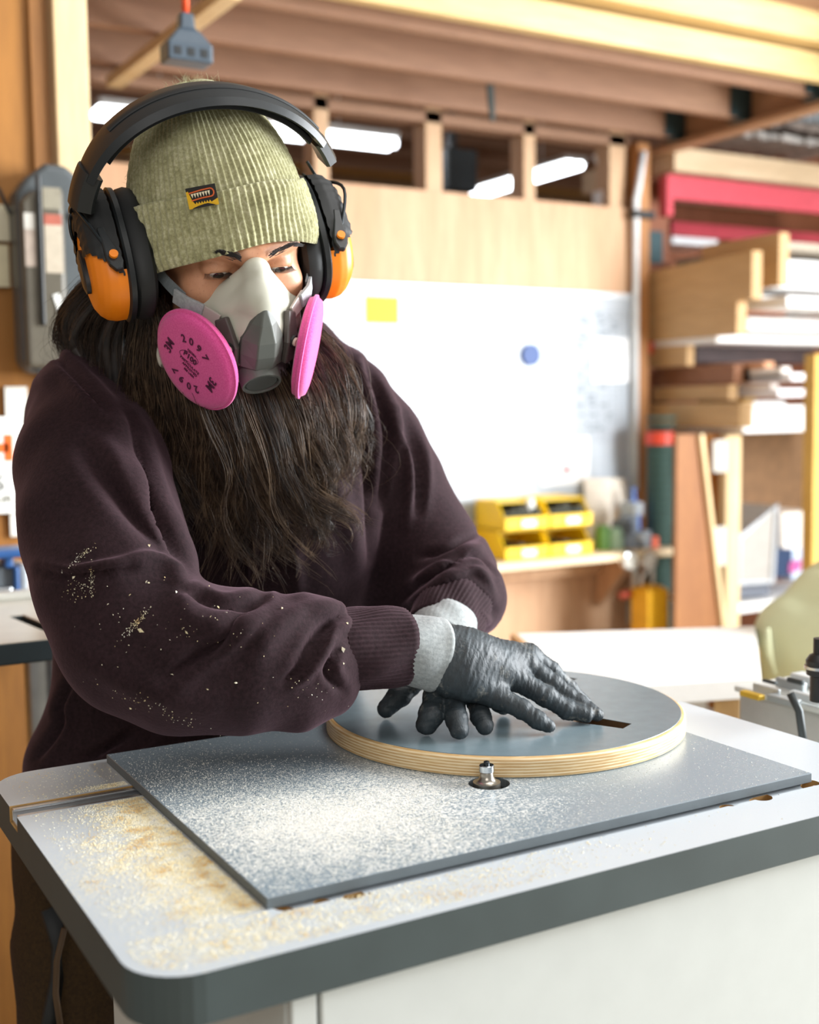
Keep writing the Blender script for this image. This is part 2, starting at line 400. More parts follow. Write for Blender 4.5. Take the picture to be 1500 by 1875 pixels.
# ---------------- router table ----------------
def boolean(o, cutters):
    for c in cutters:
        m = o.modifiers.new('b', 'BOOLEAN'); m.operation = 'DIFFERENCE'; m.object = c; m.solver = 'EXACT'
    dg = bpy.context.evaluated_depsgraph_get(); dg.update()
    me = bpy.data.meshes.new_from_object(o.evaluated_get(dg)); o.modifiers.clear(); old = o.data; o.data = me
    for c in cutters: bpy.data.objects.remove(c)
    return o
def rrect(x0, y0, x1, y1, r, n=8):
    pts = []
    for cx, cy, a0 in ((x1-r, y1-r, 0), (x0+r, y1-r, 90), (x0+r, y0+r, 180), (x1-r, y0+r, 270)):
        for k in range(n+1):
            a = math.radians(a0+90*k/n); pts.append((cx+r*math.cos(a), cy+r*math.sin(a)))
    return pts
def dusty(name, base, dust, rough, c, spread, dens, xr=None):
    """surface with a film of fine sawdust: patchy stain, thickest around point c"""
    m, nt, p = newmat(name); g = nt.nodes.new('ShaderNodeNewGeometry'); v = g.outputs['Position']
    mp = nt.nodes.new('ShaderNodeMapping'); nt.links.new(v, mp.inputs[0])
    mp.inputs['Location'].default_value = (-c[0]/spread[0], -c[1]/spread[1], 0); mp.inputs['Scale'].default_value = (1/spread[0], 1/spread[1], 0)
    gr = nt.nodes.new('ShaderNodeTexGradient'); gr.gradient_type = 'SPHERICAL'; nt.links.new(mp.outputs[0], gr.inputs[0])
    n1 = noise(nt, v, 420, 3, .7); n2 = noise(nt, v, 14, 3, .6)
    a = math_(nt, 'ADD', math_(nt, 'MULTIPLY', gr.outputs['Fac'], 1.0), math_(nt, 'MULTIPLY', math_(nt, 'SUBTRACT', n2, .5), .7))
    a = math_(nt, 'MULTIPLY', a, dens)
    t = math_(nt, 'ADD', a, math_(nt, 'MULTIPLY', math_(nt, 'SUBTRACT', n1, .5), 2.2))
    f = ramp(nt, t, [(.32, (0, 0, 0, 1)), (.75, (1, 1, 1, 1))])
    nt.links.new(mixc(nt, f, srgb(base), srgb(dust)), p.inputs['Base Color'])
    nt.links.new(math_(nt, 'ADD', math_(nt, 'MULTIPLY', f, .8-rough), rough), p.inputs['Roughness']); p.inputs['Specular IOR Level'].default_value = .9
    bump(nt, p, n1, .15, .0006); return m
M_top = dusty('table_laminate', '#c0c8ce', '#e9e0c2', .34, (.265, .86), (.13, .24), .60)
M_edge = plain('table_edge_band', '#3d4849', .5, bmp=.08, var=.12, scale=12)
M_plate = dusty('plate_grey', '#8796a0', '#e2e1db', .27, (.43, .875), (.30, .20), .80)
M_plateE = plain('plate_edge', '#5c6468', .6, bmp=.1)
M_mdf = plain('mdf_core', '#a9834c', .8, bmp=.2)
TX0, TY0, TX1, TY1, TZ = .198, .690, .959, 1.181, .900
rt = empty('router_table', (.58, .93, 0), 'grey-topped router table with dark edge band and white cabinet, sawdust on it', 'router table')
mb = MB(); mb.prism(rrect(TX0, TY0, TX1, TY1, .042), TZ-.034, TZ)
me = mb.build('table_top', [M_top, M_edge, M_mdf], rt)
def cut(a, b):
    o = MB().box(a, b).build('cut', M_mdf); return o
def cutc(x, y, r, z0, z1):
    return MB().cyl((x, y, z0), (x, y, z1), r, n=24).build('cut', M_mdf)
cuts = [cut((TX0-.01, 1.050, TZ-.014), (TX1+.01, 1.0825, TZ+.01)), cut((.318, .7485, TZ-.004), (.845, .80, TZ+.01)),
        cutc(.352, .757, .0065, TZ-.02, TZ+.02), cutc(.372, .750, .0085, TZ-.02, TZ+.02), cut((.3705, .744, TZ-.02), (.385, .76, TZ+.02)),
        cutc(.781, .751, .010, TZ-.02, TZ+.02), cut((.782, .747, TZ-.02), (.800, .762, TZ+.02)), cutc(.8495, .7565, .0085, TZ-.02, TZ+.02),
        cutc(.745, .754, .008, TZ-.02, TZ+.02), cutc(.60, .752, .005, TZ-.02, TZ+.02), cutc(.322, .757, .008, TZ-.02, TZ+.02)]
boolean(me, cuts)
for p in me.data.polygons:
    n = p.normal; c = p.center
    wx, wy = c.x+rt.location.x, c.y+rt.location.y
    inside = 1.045 < wy < 1.09 or (wx > TX0+.05 and .735 < wy < .805 and c.z < TZ-.0045)
    p.material_index = 0 if n.z > .9 and (c.z > TZ-.001 or (not inside and c.z > TZ-.0045)) else (2 if inside else (0 if .74 < wy < .81 and c.z > TZ-.0045 and wx > .25 else 1))
M_alu = plain('track_aluminium', '#dde1e4', .25, .85, bmp=.02)
tr = MB(); y0, y1, zb = 1.0515, 1.081, TZ-.0138
tr.box((TX0+.002, y0, zb), (TX1-.002, y1, zb+.002)); tr.box((TX0+.002, y0, zb), (TX1-.002, y0+.0015, TZ-.001)); tr.box((TX0+.002, y1-.0015, zb), (TX1-.002, y1, TZ-.001))
tr.box((TX0+.002, y0, TZ-.0028), (TX1-.002, y0+.007, TZ-.001)); tr.box((TX0+.002, y1-.007, TZ-.0028), (TX1-.002, y1, TZ-.001))
tr.build('miter_track', M_alu, rt, bevel=.0004)

M_cab = plain('cabinet_white', '#c6cac7', .42, bmp=.03, var=.02)
MB().box((.302, .712, .06), (.935, 1.15, TZ-.036)).build('cabinet_body', M_cab, rt, bevel=.002)
MB().box((.303, .704, .08), (.322, .713, TZ-.036)).build('corner_stile', M_cab, rt, bevel=.0015)
MB().box((.3245, .703, .08), (.933, .713, TZ-.036)).build('front_panel', M_cab, rt, bevel=.0015)
for x in (.33, .88):
    for y in (.75, 1.10): MB().cyl((x, y, 0), (x, y, .062), .022, n=14).build('foot', M_black, rt, True, auto=40)
# insert plate with the cutter hole
PX0, PY0, PX1, PY1, PZ = .309, .757, .852, 1.168, .9085
BX, BY = .583, .890
pl = MB().box((PX0, PY0, TZ+.0001), (PX1, PY1, PZ)).build('mounting_plate', [M_plate, M_plateE], None, label='dark grey rectangular plate lying on the router table, dusted with sawdust', cat='plate')
boolean(pl, [cutc(BX, BY, .0188, TZ-.05, TZ+.05)])
for p in pl.data.polygons:
    if p.normal.z < .9: p.material_index = 1
boolean(me, [cutc(BX, BY, .020, TZ-.05, TZ+.05)]) if False else None
b = pl.modifiers.new('bevel', 'BEVEL'); b.width = .0006; b.segments = 2; b.limit_method = 'ANGLE'
# black disc in the plate hole, put in for the shade of the throat
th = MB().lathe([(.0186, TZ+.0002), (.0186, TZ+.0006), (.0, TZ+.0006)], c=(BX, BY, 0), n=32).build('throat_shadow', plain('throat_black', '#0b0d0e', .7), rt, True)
# router bit with its bearing
bit = empty('router_bit', (BX, BY, TZ+.001), 'steel round-over router bit with ball bearing touching the disc rim', 'router bit')
M_bit = plain('bit_steel', '#a8a298', .28, .9, bmp=.02); M_bear = plain('bearing_steel', '#c9ced2', .18, 1, bmp=0)
cx, cy = BX-.0018, BY+.001
prof = [(.0001, TZ+.001), (.0126, TZ+.001), (.0126, TZ+.0098)]
for k in range(9):
    a = k/8*math.pi/2; prof.append((.0126-.0064*math.sin(a), TZ+.0098+.0078*(1-math.cos(a))))
prof += [(.0058, TZ+.0190), (.0001, TZ+.0190)]
MB().lathe(prof, c=(cx, cy, 0), n=36).build('cutter_body', M_bit, bit, True, auto=35)
MB().lathe([(.002, TZ+.019), (.0062, TZ+.019), (.0070, TZ+.0197), (.0070, TZ+.0250), (.0064, TZ+.0256), (.0030, TZ+.0256)], c=(cx, cy, 0), n=36).build('bearing', M_bear, bit, True, auto=35)
MB().lathe([(.0001, TZ+.025), (.0028, TZ+.025), (.0028, TZ+.0285), (.0022, TZ+.0290), (.0012, TZ+.0290), (.0011, TZ+.0278), (.0001, TZ+.0278)], c=(cx, cy, 0), n=14).build('lock_screw', plain('black_oxide', '#35383b', .35, .8), bit, True, auto=35)

# ---------------- plywood disc ----------------
DX, DY, DR, DZ = .7097, 1.0530, .1915, .9278
disc = empty('plywood_disc', (DX, DY, PZ), 'round grey-faced plywood disc with rounded rim pressed down by gloved hands', 'disc')
def veneer():
    m, nt, p = newmat('veneer_rim'); g = nt.nodes.new('ShaderNodeNewGeometry'); s = nt.nodes.new('ShaderNodeSeparateXYZ'); nt.links.new(g.outputs['Position'], s.inputs[0])
    v = coords(nt, (1, 1, 1)); n1 = noise(nt, coords(nt, (40, 40, 900)), 1, 4, .6); n2 = noise(nt, v, 9, 3)
    z = math_(nt, 'MULTIPLY', math_(nt, 'SUBTRACT', s.outputs['Z'], PZ), 1/.0028)
    w = math_(nt, 'SINE', math_(nt, 'MULTIPLY', math_(nt, 'ADD', z, math_(nt, 'MULTIPLY', math_(nt, 'SUBTRACT', n2, .5), .35)), math.pi*2))
    t = math_(nt, 'ADD', math_(nt, 'MULTIPLY', w, .22), n1)
    nt.links.new(ramp(nt, t, [(.30, srgb('#c7a06a')), (.5, srgb('#dfc392')), (.75, srgb('#efdcb8'))]), p.inputs['Base Color'])
    p.inputs['Roughness'].default_value = .5; bump(nt, p, t, .2, .0006); return m
prof = [(.1868, DZ-.0006), (.1868, DZ)]
r = .0048; prof = [(.0001, PZ+.0003), (DR-.001, PZ+.0003), (DR, PZ+.0013), (DR, DZ-r)]
for k in range(1, 8):
    a = k/8*math.pi/2; prof.append((DR-r+r*math.cos(a), DZ-r+r*math.sin(a)))
prof += [(DR-r, DZ), (.0001, DZ)]
body = MB().lathe(prof, c=(DX, DY, 0), n=160).build('plywood_core', veneer(), disc)
lam = MB().lathe([(.0001, DZ), (DR-r+.0002, DZ), (DR-r-.0002, DZ+.0005), (.0001, DZ+.0005)], c=(DX, DY, 0), n=160).build('grey_laminate', plain('laminate_grey', '#718289', .27, ior=1.75, bmp=.06, var=.05, scale=60), disc, label='smooth grey laminate face')
DT = DZ+.0005
def slot(px, mat=M_mdf):
    P = [atz(x, y, DT) for x, y in px]; a = MB(); a.prism([(p[0], p[1]) for p in P], DT-.0165, DT+.01); return a
s1 = [(1060, 1311), (1106, 1333), (1157, 1325), (1112, 1316)]
s1 = [(1062, 1308), (1157, 1325), (1141, 1334), (1048, 1321)]
s2 = [(1020, 1246), (1033, 1239), (1058, 1243), (1028, 1253)]
for q in (s1, s2):
    for tgt in (lam, body):
        boolean(tgt, [slot(q).build('cut', M_mdf)])
body.data.materials.append(wood('slot_wood', '#4a3520', '#6e5130', 0))  # slot walls coloured darker to stand in for the shade inside
for p in body.data.polygons:
    c = p.center
    if abs(p.normal.z) < .5 and math.hypot(c.x, c.y) < DR-.012 or (math.hypot(c.x, c.y) < DR-.012 and .002 < c.z < DZ-PZ-.002): p.material_index = 1
for o, an in ((body, 35), (lam, 30)): shade(o.data, an)

# ---------------- sawdust grains ----------------
def grains(name, n, sampler, mat, label, smin=.0004, smax=.0013, flat=.5, parent=None, seed=3):
    rr = np.random.RandomState(seed); vs = np.zeros((n, 4, 3)); 
    P = sampler(rr, n); s = smin+(smax-smin)*rr.rand(n)**2.5
    base = np.array([(0, 0, 0), (1, 0, .1), (.45, .9, 0), (.45, .35, .8)], float)-(.45, .4, 0)
    a = rr.rand(n)*6.283; ca, sa = np.cos(a), np.sin(a); asp = .5+rr.rand(n)*.9
    b = base[None]*s[:, None, None]; b = b*np.stack([np.ones(n), asp, np.full(n, flat)], 1)[:, None, :]
    x = b[..., 0]*ca[:, None]-b[..., 1]*sa[:, None]; y = b[..., 0]*sa[:, None]+b[..., 1]*ca[:, None]
    V_ = np.stack([x, y, b[..., 2]], -1)+P[:, None, :]
    me = bpy.data.meshes.new(name); F = (np.arange(n)[:, None, None]*4+np.array([(0, 2, 1), (0, 1, 3), (1, 2, 3), (2, 0, 3)])[None]).reshape(-1, 3)
    o0 = P.mean(0); me.from_pydata((V_.reshape(-1, 3)-o0).tolist(), [], F.tolist()); me.materials.append(mat)
    o = bpy.data.objects.new(name, me); COL.objects.link(o); o.location = o0
    par(o, parent); tag(o, label, 'sawdust' if parent is None else None, None, 'stuff'); return o
def dustmat():
    m, nt, p = newmat('sawdust_pale'); g = nt.nodes.new('ShaderNodeNewGeometry'); f = noise(nt, g.outputs['Position'], 45, 4, .7)
    nt.links.new(ramp(nt, f, [(.38, srgb('#f1eddd')), (.52, srgb('#efe2ba')), (.66, srgb('#dcb878'))]), p.inputs['Base Color']); p.inputs['Roughness'].default_value = .9; return m
M_dust = dustmat()
M_dustw = plain('sawdust_white', '#eceae0', .9, bmp=0, var=.08, scale=300)
_tb = np.random.RandomState(4).rand(128, 128)
def vnoise_(x, y):
    i, j = int(math.floor(x)), int(math.floor(y)); u, v = x-i, y-j; u = u*u*(3-2*u); v = v*v*(3-2*v); T = lambda a, b: _tb[a % 128, b % 128]
    return 2*((T(i, j)*(1-u)+T(i+1, j)*u)*(1-v)+(T(i, j+1)*(1-u)+T(i+1, j+1)*u)*v)-1
def on_table(rr, n):
    out = []
    while len(out) < n:
        q = rr.rand(); 
        if q < .42:
            x = .307-abs(rr.randn())*.022; y = .76+rr.rand()*.34
        elif q < .80:
            a_ = rr.rand(); x = .262+(.030+.03*max(0, .35-a_))*rr.randn()+.012*math.sin(a_*9); y = .712+.335*a_+.012*rr.randn()
            if vnoise_(x*38, y*38) < rr.rand()*.9-.55: continue
        elif q < .96: x = .32+.12*rr.randn(); y = .70+rr.rand()*.055
        else: x = .21+rr.rand()*.1; y = .75+rr.rand()*.42
        if TX0+.008 < x < PX0-.0005 and TY0+.012 < y < TY1-.01 and not (1.047 < y < 1.086): 
            if x > TX0+.046 or y > TY0+.046 or math.hypot(x-TX0-.046, y-TY0-.046) < .038: out.append((x, y, TZ+.0001))
        elif PX0 <= x < .85 and TY0+.008 < y < .747: out.append((x, y, TZ+.0001))
    return np.array(out)
def on_plate(rr, n):
    out = []
    while len(out) < n:
        q = rr.rand()
        if q < .72: x = .43+.085*rr.randn(); y = .865+.07*rr.randn()
        elif q < .9: x = .36+.05*rr.randn(); y = 1.0+.08*rr.randn()
        else: x = PX0+rr.rand()*(PX1-PX0); y = PY0+rr.rand()*.3
        if PX0+.001 < x < PX1-.001 and PY0+.001 < y < PY1-.001 and (x-DX)**2+(y-DY)**2 > (DR+.002)**2 and (x-BX)**2+(y-BY)**2 > .0195**2:
            # a blown-clean lee in front of the cutter
            if ((x-.575)/.07)**2+((y-.84)/.03)**2 < 1 and rr.rand() < .8: continue
            out.append((x, y, PZ+.0001))
    return np.array(out)
grains('sawdust', 46000, on_table, M_dust, 'cream sawdust scattered over the left end of the table top', .0004, .0017, seed=1)
grains('sawdust', 40000, on_plate, M_dustw, 'whitish sawdust dusted over the dark grey plate', .0004, .0012, seed=2)

# ---------------- wall shelf, yellow bins and what stands there ----------------
ZS = .693
def on_wall_box(px0, px1, y): return aty(px0, 1000, y)[0], aty(px1, 1000, y)[0]
sh = empty('wall_shelf', (2.9, 3.7, ZS), 'narrow plywood shelf under the whiteboard carrying yellow bins', 'shelf')
MB().box((1.6, 3.50, ZS-.028), (3.40, YW-.001, ZS)).build('board', wood('shelf_birch', '#e3c9a0', '#efdcbc', 0), sh, bevel=.002)
MB().box((1.6, 3.74, ZS-.11), (3.18, YW-.001, ZS-.03)).build('cleat', M_ply, sh, bevel=.002)
for x in (2.2, 3.0): 
    MB().prism([(3.55, ZS-.03), (3.78, ZS-.03), (3.78, ZS-.25)], x, x+.03, 0).build('bracket', M_ply, sh)
M_yel = plain('yellow_plastic', '#f7cb07', .42, bmp=.02, var=.02)
M_lab = plain('label_white', '#f4f4ee', .6, bmp=0, var=.01)
def bin_(x, y, z, w=.19, d=.20, h=.105, t=.005):
    """stacking bin, open hopper front towards -y"""
    b = MB(); fh = h*.45
    b.box((x, y, z), (x+w, y+d, z+t)); b.box((x, y+d-t, z), (x+w, y+d, z+h))
    side = [(y, z), (y+d, z), (y+d, z+h), (y+d*.30, z+h), (y+.012, z+fh)]
    b.prism([(p[0], p[1]) for p in side], x, x+t, 0); b.prism([(p[0], p[1]) for p in side], x+w-t, x+w, 0)
    b.box((x, y, z), (x+w, y+t, z+fh)); b.box((x-.004, y+d*.3, z+h-.01), (x+w+.004, y+d, z+h-.004)); b.box((x, y-.004, z+fh-.008), (x+w, y+t, z+fh))
    return b
gx = aty(925, 1000, 3.55)[0]; k = 0
names = ('upper left yellow bin of the four on the shelf, dark parts inside', 'upper right yellow bin of the four on the shelf, dark parts inside', 'lower left yellow bin of the four on the shelf', 'lower right yellow bin of the four on the shelf')
for row in (1, 0):
    for cx_ in (0, 1):
        x = gx+.0+cx_*.20; z = ZS+.001+row*.108; y = 3.545
        t = empty('storage_bin', (x+.095, y+.1, z), names[k], 'storage bin', 'yellow stacking bins on the wall shelf'); k += 1
        bin_(x, y, z).build('bin_body', M_yel, t, bevel=.0015)
        MB().box((x+.07, y-.0055, z+.012), (x+.13, y-.0042, z+.036)).build('label_card', M_lab, t)
        c = MB(); 
        for q in range(5): c.box((x+.015+q*.033, y+.03, z+.006), (x+.04+q*.033, y+.15, z+.035+.03*((q*7) % 3)/3+.03*row))
        c.build('contents', plain('dark_parts', '#3a3a2c', .7), t, bevel=.003)
        if (row, cx_) == (1, 0):
            MB().lathe([(.0001, 0), (.016, 0), (.016, .05), (.01, .06), (.0001, .06)], c=(x+.15, y+.06, z+.05), n=16).build('white_cap', M_lab, t, True, auto=40)
x = aty(1095, 950, 3.7)[0]
t = empty('cardboard_sheet', (x+.1, 3.72, ZS), 'pale tan folded carton flap leaning on the whiteboard behind the shelf tools', 'cardboard')
MB().add([(x-.05, 3.70, ZS), (x+.17, 3.70, ZS), (x+.19, 3.76, ZS+.26), (x-.02, 3.76, ZS+.27), (x-.05, 3.706, ZS), (x+.17, 3.706, ZS), (x+.19, 3.766, ZS+.26), (x-.02, 3.766, ZS+.27)],
    [(0, 1, 2, 3), (7, 6, 5, 4), (0, 4, 5, 1), (1, 5, 6, 2), (2, 6, 7, 3), (3, 7, 4, 0)]).build('panel', plain('pale_card', '#efe3d2', .7), t)
b = MB(); b.add([(x+.0, 3.64, ZS), (x+.07, 3.62, ZS), (x+.09, 3.69, ZS+.16), (x+.07, 3.644, ZS+.005), (x+.0, 3.646, ZS), (x+.09, 3.696, ZS+.16)], [(0, 1, 2), (4, 5, 3), (0, 4, 5, 2), (0, 1, 3, 4), (1, 2, 5, 3)])
b.build('flap', plain('tan_card', '#d9bb95', .7), t)
def small(name, label, cat, px, py, y, w, h, col, prof=None, parts=()):
    a = aty(px, py, y); t = empty(name, (a[0], y, ZS), label, cat)
    if prof: MB().lathe([(r_*w/2, z_*h) for r_, z_ in prof], c=(a[0], y, ZS+.001), n=18).build('body', plain(name+'_'+col[1:], col, .45), t, True, auto=45)
    else: MB().box((a[0]-w/2, y-w/2, ZS+.001), (a[0]+w/2, y+w/2, ZS+h)).build('body', plain(name+'_'+col[1:], col, .45), t, bevel=.01)
    for (dx, dz, w2, h2, c2) in parts:
        MB().box((a[0]+dx-w2/2, y-w/2-.01, ZS+dz), (a[0]+dx+w2/2, y+w/2+.01, ZS+dz+h2)).build('cap', plain(name+'_'+c2[1:], c2, .4), t, bevel=.004)
    return t
BP = [(0.01, 0), (1, 0), (1, .6), (.7, .75), (.3, .82), (.3, 1), (.01, 1)]
small('spray_can', 'green can standing on the shelf beside the yellow bins', 'can', 1104, 975, 3.62, .06, .095, '#5e8c40', [(0.01, 0), (1, 0), (1, .8), (.8, .9), (.8, 1), (.01, 1)])
small('jar', 'pale green jar between the green can and grey tools on the shelf', 'jar', 1128, 975, 3.60, .06, .085, '#a9cdb8', [(0.01, 0), (1, 0), (1, .8), (.8, .85), (.8, 1), (.01, 1)])
small('power_tool', 'grey-blue power tool standing on the shelf below the whiteboard corner', 'tool', 1150, 960, 3.60, .06, .13, '#8b98a8', None, ((.02, .13, .05, .05, '#b9c4cf'), (-.03, .06, .04, .05, '#5b6470')))
small('blue_bottle', 'translucent blue bottle standing on the shelf at the whiteboard corner', 'bottle', 1160, 940, 3.66, .055, .23, '#5a7cc0', BP)
small('nail_gun', 'small grey tool with orange tip at the end of the shelf', 'tool', 1178, 985, 3.58, .05, .07, '#838b93', None, ((.035, .0, .03, .045, '#d9694e'), (-.03, .03, .04, .03, '#aab2ba')))

# hoses and regulators hanging below the shelf
M_clear = plain('clear_hose', '#cfd0cc', .2, bmp=0)
def gauge(px, label):
    a = aty(px, 1027, 3.50)
    t = empty('pressure_gauge', a, label, 'gauge', 'gauges below the shelf end')
    Mx = Matrix.Translation(a) @ Matrix.Rotation(math.pi/2, 4, 'X')
    MB().lathe([(.001, -.014), (.036, -.014), (.036, .014), (.031, .016), (.030, .012), (.001, .012)], M=Mx, n=28).build('case', plain('chrome', '#d6d9da', .2, .9, bmp=0), t, True, auto=35)
    MB().lathe([(.001, .0125), (.029, .0125), (.029, .0132), (.001, .0132)], M=Mx, n=28).build('dial', M_lab, t)
    q = MB(); q.box((a[0]-.002, a[1]-.0150, a[2]-.002), (a[0]+.02, a[1]-.0135, a[2]+.001)); q.build('needle', M_black, t)
gauge(1152, 'left round gauge hanging under the shelf end'); gauge(1186, 'right round gauge hanging under the shelf end')
a = aty(1163, 1100, 3.52)
t = empty('air_regulator', a, 'grey air regulator with red handle mounted on the wall under the shelf', 'regulator')
q = MB(); q.cyl((a[0], 3.52, a[2]-.10), (a[0], 3.52, a[2]+.13), .014); q.build('stem', M_steel, t, True, auto=40)
MB().lathe([(.001, -.09), (.03, -.09), (.034, -.04), (.03, 0), (.018, .02), (.001, .02)], c=(a[0], 3.52, a[2]), n=20).build('filter_bowl', plain('smoke_bowl', '#596164', .3), t, True, auto=40)
MB().cyl((a[0]-.09, 3.50, a[2]+.03), (a[0]-.02, 3.50, a[2]+.035), .014).build('handle', plain('brick_red', '#9c3a22', .5), t, True, auto=40)
MB().cyl((a[0]-.02, 3.50, a[2]+.035), (a[0]+.01, 3.50, a[2]+.035), .018).build('collar', M_white, t, True, auto=40)
t = empty('air_hose', aty(1190, 1050, 3.48), 'clear looped air hose hanging below the shelf end', 'hose')
pts = [aty(px, py, 3.47) for px, py in ((1195, 1035), (1196, 1060), (1192, 1085), (1180, 1097), (1172, 1085), (1175, 1060), (1188, 1040))]
MB().tube(pts, .007, 8).build('loop', M_clear, t, True)
pts = [aty(px, py, 3.44) for px, py in ((1212, 1075), (1232, 1098), (1252, 1125), (1262, 1160), (1262, 1200))]
MB().tube(pts, .008, 8).build('tail', M_clear, t, True)
a = aty(1187, 1082, 3.40); b = aty(1225, 1160, 3.40)
t = empty('yellow_canister', ((a[0]+b[0])/2, 3.45, b[2]-.1), 'yellow box standing below the shelf end beside the green roll', 'box')
MB().box((a[0], 3.40, b[2]-.12), (b[0], 3.50, a[2])).build('body', plain('amber_box', '#efb31e', .5), t, bevel=.006)
MB().box((a[0]+.01, 3.41, a[2]), (b[0]-.02, 3.47, a[2]+.012)).build('lid', plain('amber_lid', '#d99d14', .5), t, bevel=.003)
t['label'] = 'yellow box standing below the shelf end beside the green roll'
c_ = b[2]-.12
MB().box((a[0]-.25, 3.36, 0), (b[0]+.0, 3.6, c_)).build('low_cabinet', wood('low_cabinet_wood', '#8a6238', '#9c7143', 0), None, bevel=.004, label='low brown cabinet on the floor under the yellow box', cat='cabinet')

# ---------------- lumber rack on the right ----------------
rack = empty('lumber_rack', (4.0, 3.4, 0), 'tall storage rack on the right with red steel beam and wooden uprights', 'rack')
X0r = 3.27
M_up = wood('upright_brown', '#80492a', '#96593a', 2)
def yx(px, py, y): 
    a = aty(px, py, y); return a[0], a[2]
# upright brown column right of the conduit
xa, z1 = yx(1188, 270, 3.86); xb, _ = yx(1228, 480, 3.86)
MB().box((xa, 3.86, 0), (xb-.01, 3.94, 2.5)).build('upright', M_up, rack, bevel=.003)
q = MB(); a = aty(1203, 455, 3.85); q.box((a[0]-.04, 3.847, a[2]-.06), (a[0]+.03, 3.86, a[2]+.07)); q.build('gusset', M_hang, rack)
# pink-red beams
def beam_x(pl_, pr_, y, dy, mat, name, parent=rack):
    """pl_ = (px, top, bottom) at the left end, pr_ px of right end"""
    a = aty(pl_[0], pl_[1], y); b = aty(pl_[0], pl_[2], y); c = aty(pr_, 500, y)
    return MB().box((a[0], y, b[2]), (c[0], y+dy, a[2])).build(name, mat, parent, bevel=.004)
beam_x((1222, 318, 363), 1600, 3.74, .04, M_red, 'cross_beam')
beam_x((1232, 404, 430), 1600, 4.2, .05, M_red, 'cross_beam')
beam_x((1222, 318, 395), 1233, 3.735, .05, M_red, 'beam_bracket')
beam_x((1232, 432, 446), 1315, 4.0, .2, M_white, 'white_shelf')
# pale deck above and the pallet-like load
beam_x((1236, 268, 312), 1600, 3.72, .6, wood('pale_timber', '#cdb08c', '#dfc6a4', 0), 'deck_timber')
# posts
xp, _ = yx(1491, 800, 3.0); MB().box((xp, 3.0, 0), (xp+.09, 3.05, 1.42)).build('front_post', wood('yellow_post', '#c3963f', '#d6ad58', 2), rack, bevel=.003)
xa, zt = yx(1331, 797, 3.42); xb, _ = yx(1358, 797, 3.42)
MB().box((xa, 3.42, 0), (xb, 3.46, zt)).build('front_post', M_stud, rack, bevel=.003)
MB().box((xb+.01, 3.80, .75), (5.35, 3.83, zt)).build('back_panel', plain('hardboard', '#7e5c3c', .7, var=.15, scale=20), rack)
# shelf decks
def deck(pxl, pxr, pyt, pyb, y, depth, mat, name='shelf_deck'):
    a = aty(pxl, pyt, y); b = aty(pxl, pyb, y); c = aty(pxr, pyt, y)
    return MB().box((a[0], y, b[2]), (c[0], y+depth, a[2])).build(name, mat, rack, bevel=.003)
M_wdeck = plain('white_deck_edge', '#f0edea', .35, bmp=0, var=.02)
deck(1362, 1600, 744, 793, 3.38, .4, M_wdeck); deck(1312, 1600, 612, 627, 3.44, .36, M_wdeck)
MB().box((3.5, 4.35, 0), (5.45, 4.39, 2.6)).build('rack_back', M_up, rack)
MB().box((5.40, 3.2, 0), (5.45, 4.35, 2.6)).build('rack_side', M_up, rack)
deck(1370, 1600, 580, 606, 3.42, .36, M_wdeck, 'white_shelf')
# things lying in the rack: each board its own
def stick(pxl, pyt, pxr, pyb, y0, y1, mat, label, name='board', cat='board', group='boards in the lumber rack', wx=None):
    """board with its end face towards the camera at y0, running back to y1"""
    a = aty(pxl, pyt, y0)
    if a[0] < 3.42: a = atx(pxl, pyt, 3.42); y0 = a[1]
    b = aty(pxr, pyb, y0); y1 = max(y1, y0+.25)
    o = MB().box((a[0], y0, b[2]), (b[0], y1, a[2])).build(name, mat, None, bevel=.003, label=label, cat=cat, group=group); return o
# brown boards seen along their side, near ends at px x
def side_board(pxn, pyt, pyb, y1, x, w, label, mat=M_brown, tilt=0, name='board'):
    """plane at world x, near end at pixel column pxn; height from pixel rows there"""
    a = atx(pxn, pyt, x); b = atx(pxn, pyb, x)
    m = MB(); dz = tilt
    y0 = a[1]
    m.add([(x, y0, b[2]), (x+w, y0, b[2]), (x+w, y1, b[2]+dz), (x, y1, b[2]+dz), (x, y0, a[2]), (x+w, y0, a[2]), (x+w, y1, a[2]+dz), (x, y1, a[2]+dz)],
        [(0,3,2,1),(4,5,6,7),(0,1,5,4),(1,2,6,5),(2,3,7,6),(3,0,4,7)])
    return m.build(name, mat, None, bevel=.003, label=label, cat='board', group='boards in the lumber rack')
side_board(1378, 458, 547, 3.83, 3.28, .05, 'wide brown board on edge, topmost and longest in the rack', tilt=-.02)
side_board(1350, 547, 612, 3.83, 3.285, .05, 'wide brown board on edge directly under the topmost one')
side_board(1355, 737, 783, 3.83, 3.30, .07, 'tan board on edge just above the green roll')
side_board(1335, 705, 733, 3.83, 3.33, .05, 'olive-brown board between the tan board and the reddish one')
side_board(1345, 668, 702, 3.83, 3.36, .05, 'reddish brown board on edge below the dark gap', mat=wood('red_board', '#8a5a3c', '#9c6b4c', 1))
side_board(1258, 622, 670, 3.83, 3.31, .04, 'short brown board end under the second wide board', mat=M_brown)
o = side_board(1428, 425, 522, 3.6, 3.38, .05, 'brown board end projecting behind the topmost board')
stick(1386, 541, 1440, 555, 2.92, 3.7, M_wdeck, 'white thin panel end sticking out beside the topmost brown board')
stick(1442, 541, 1600, 568, 3.10, 3.78, M_wdeck, 'pale block end under the large pale panel at the right edge')
stick(1402, 472, 1600, 537, 3.10, 3.8, M_pale, 'large pale panel end stacked right of the brown boards')
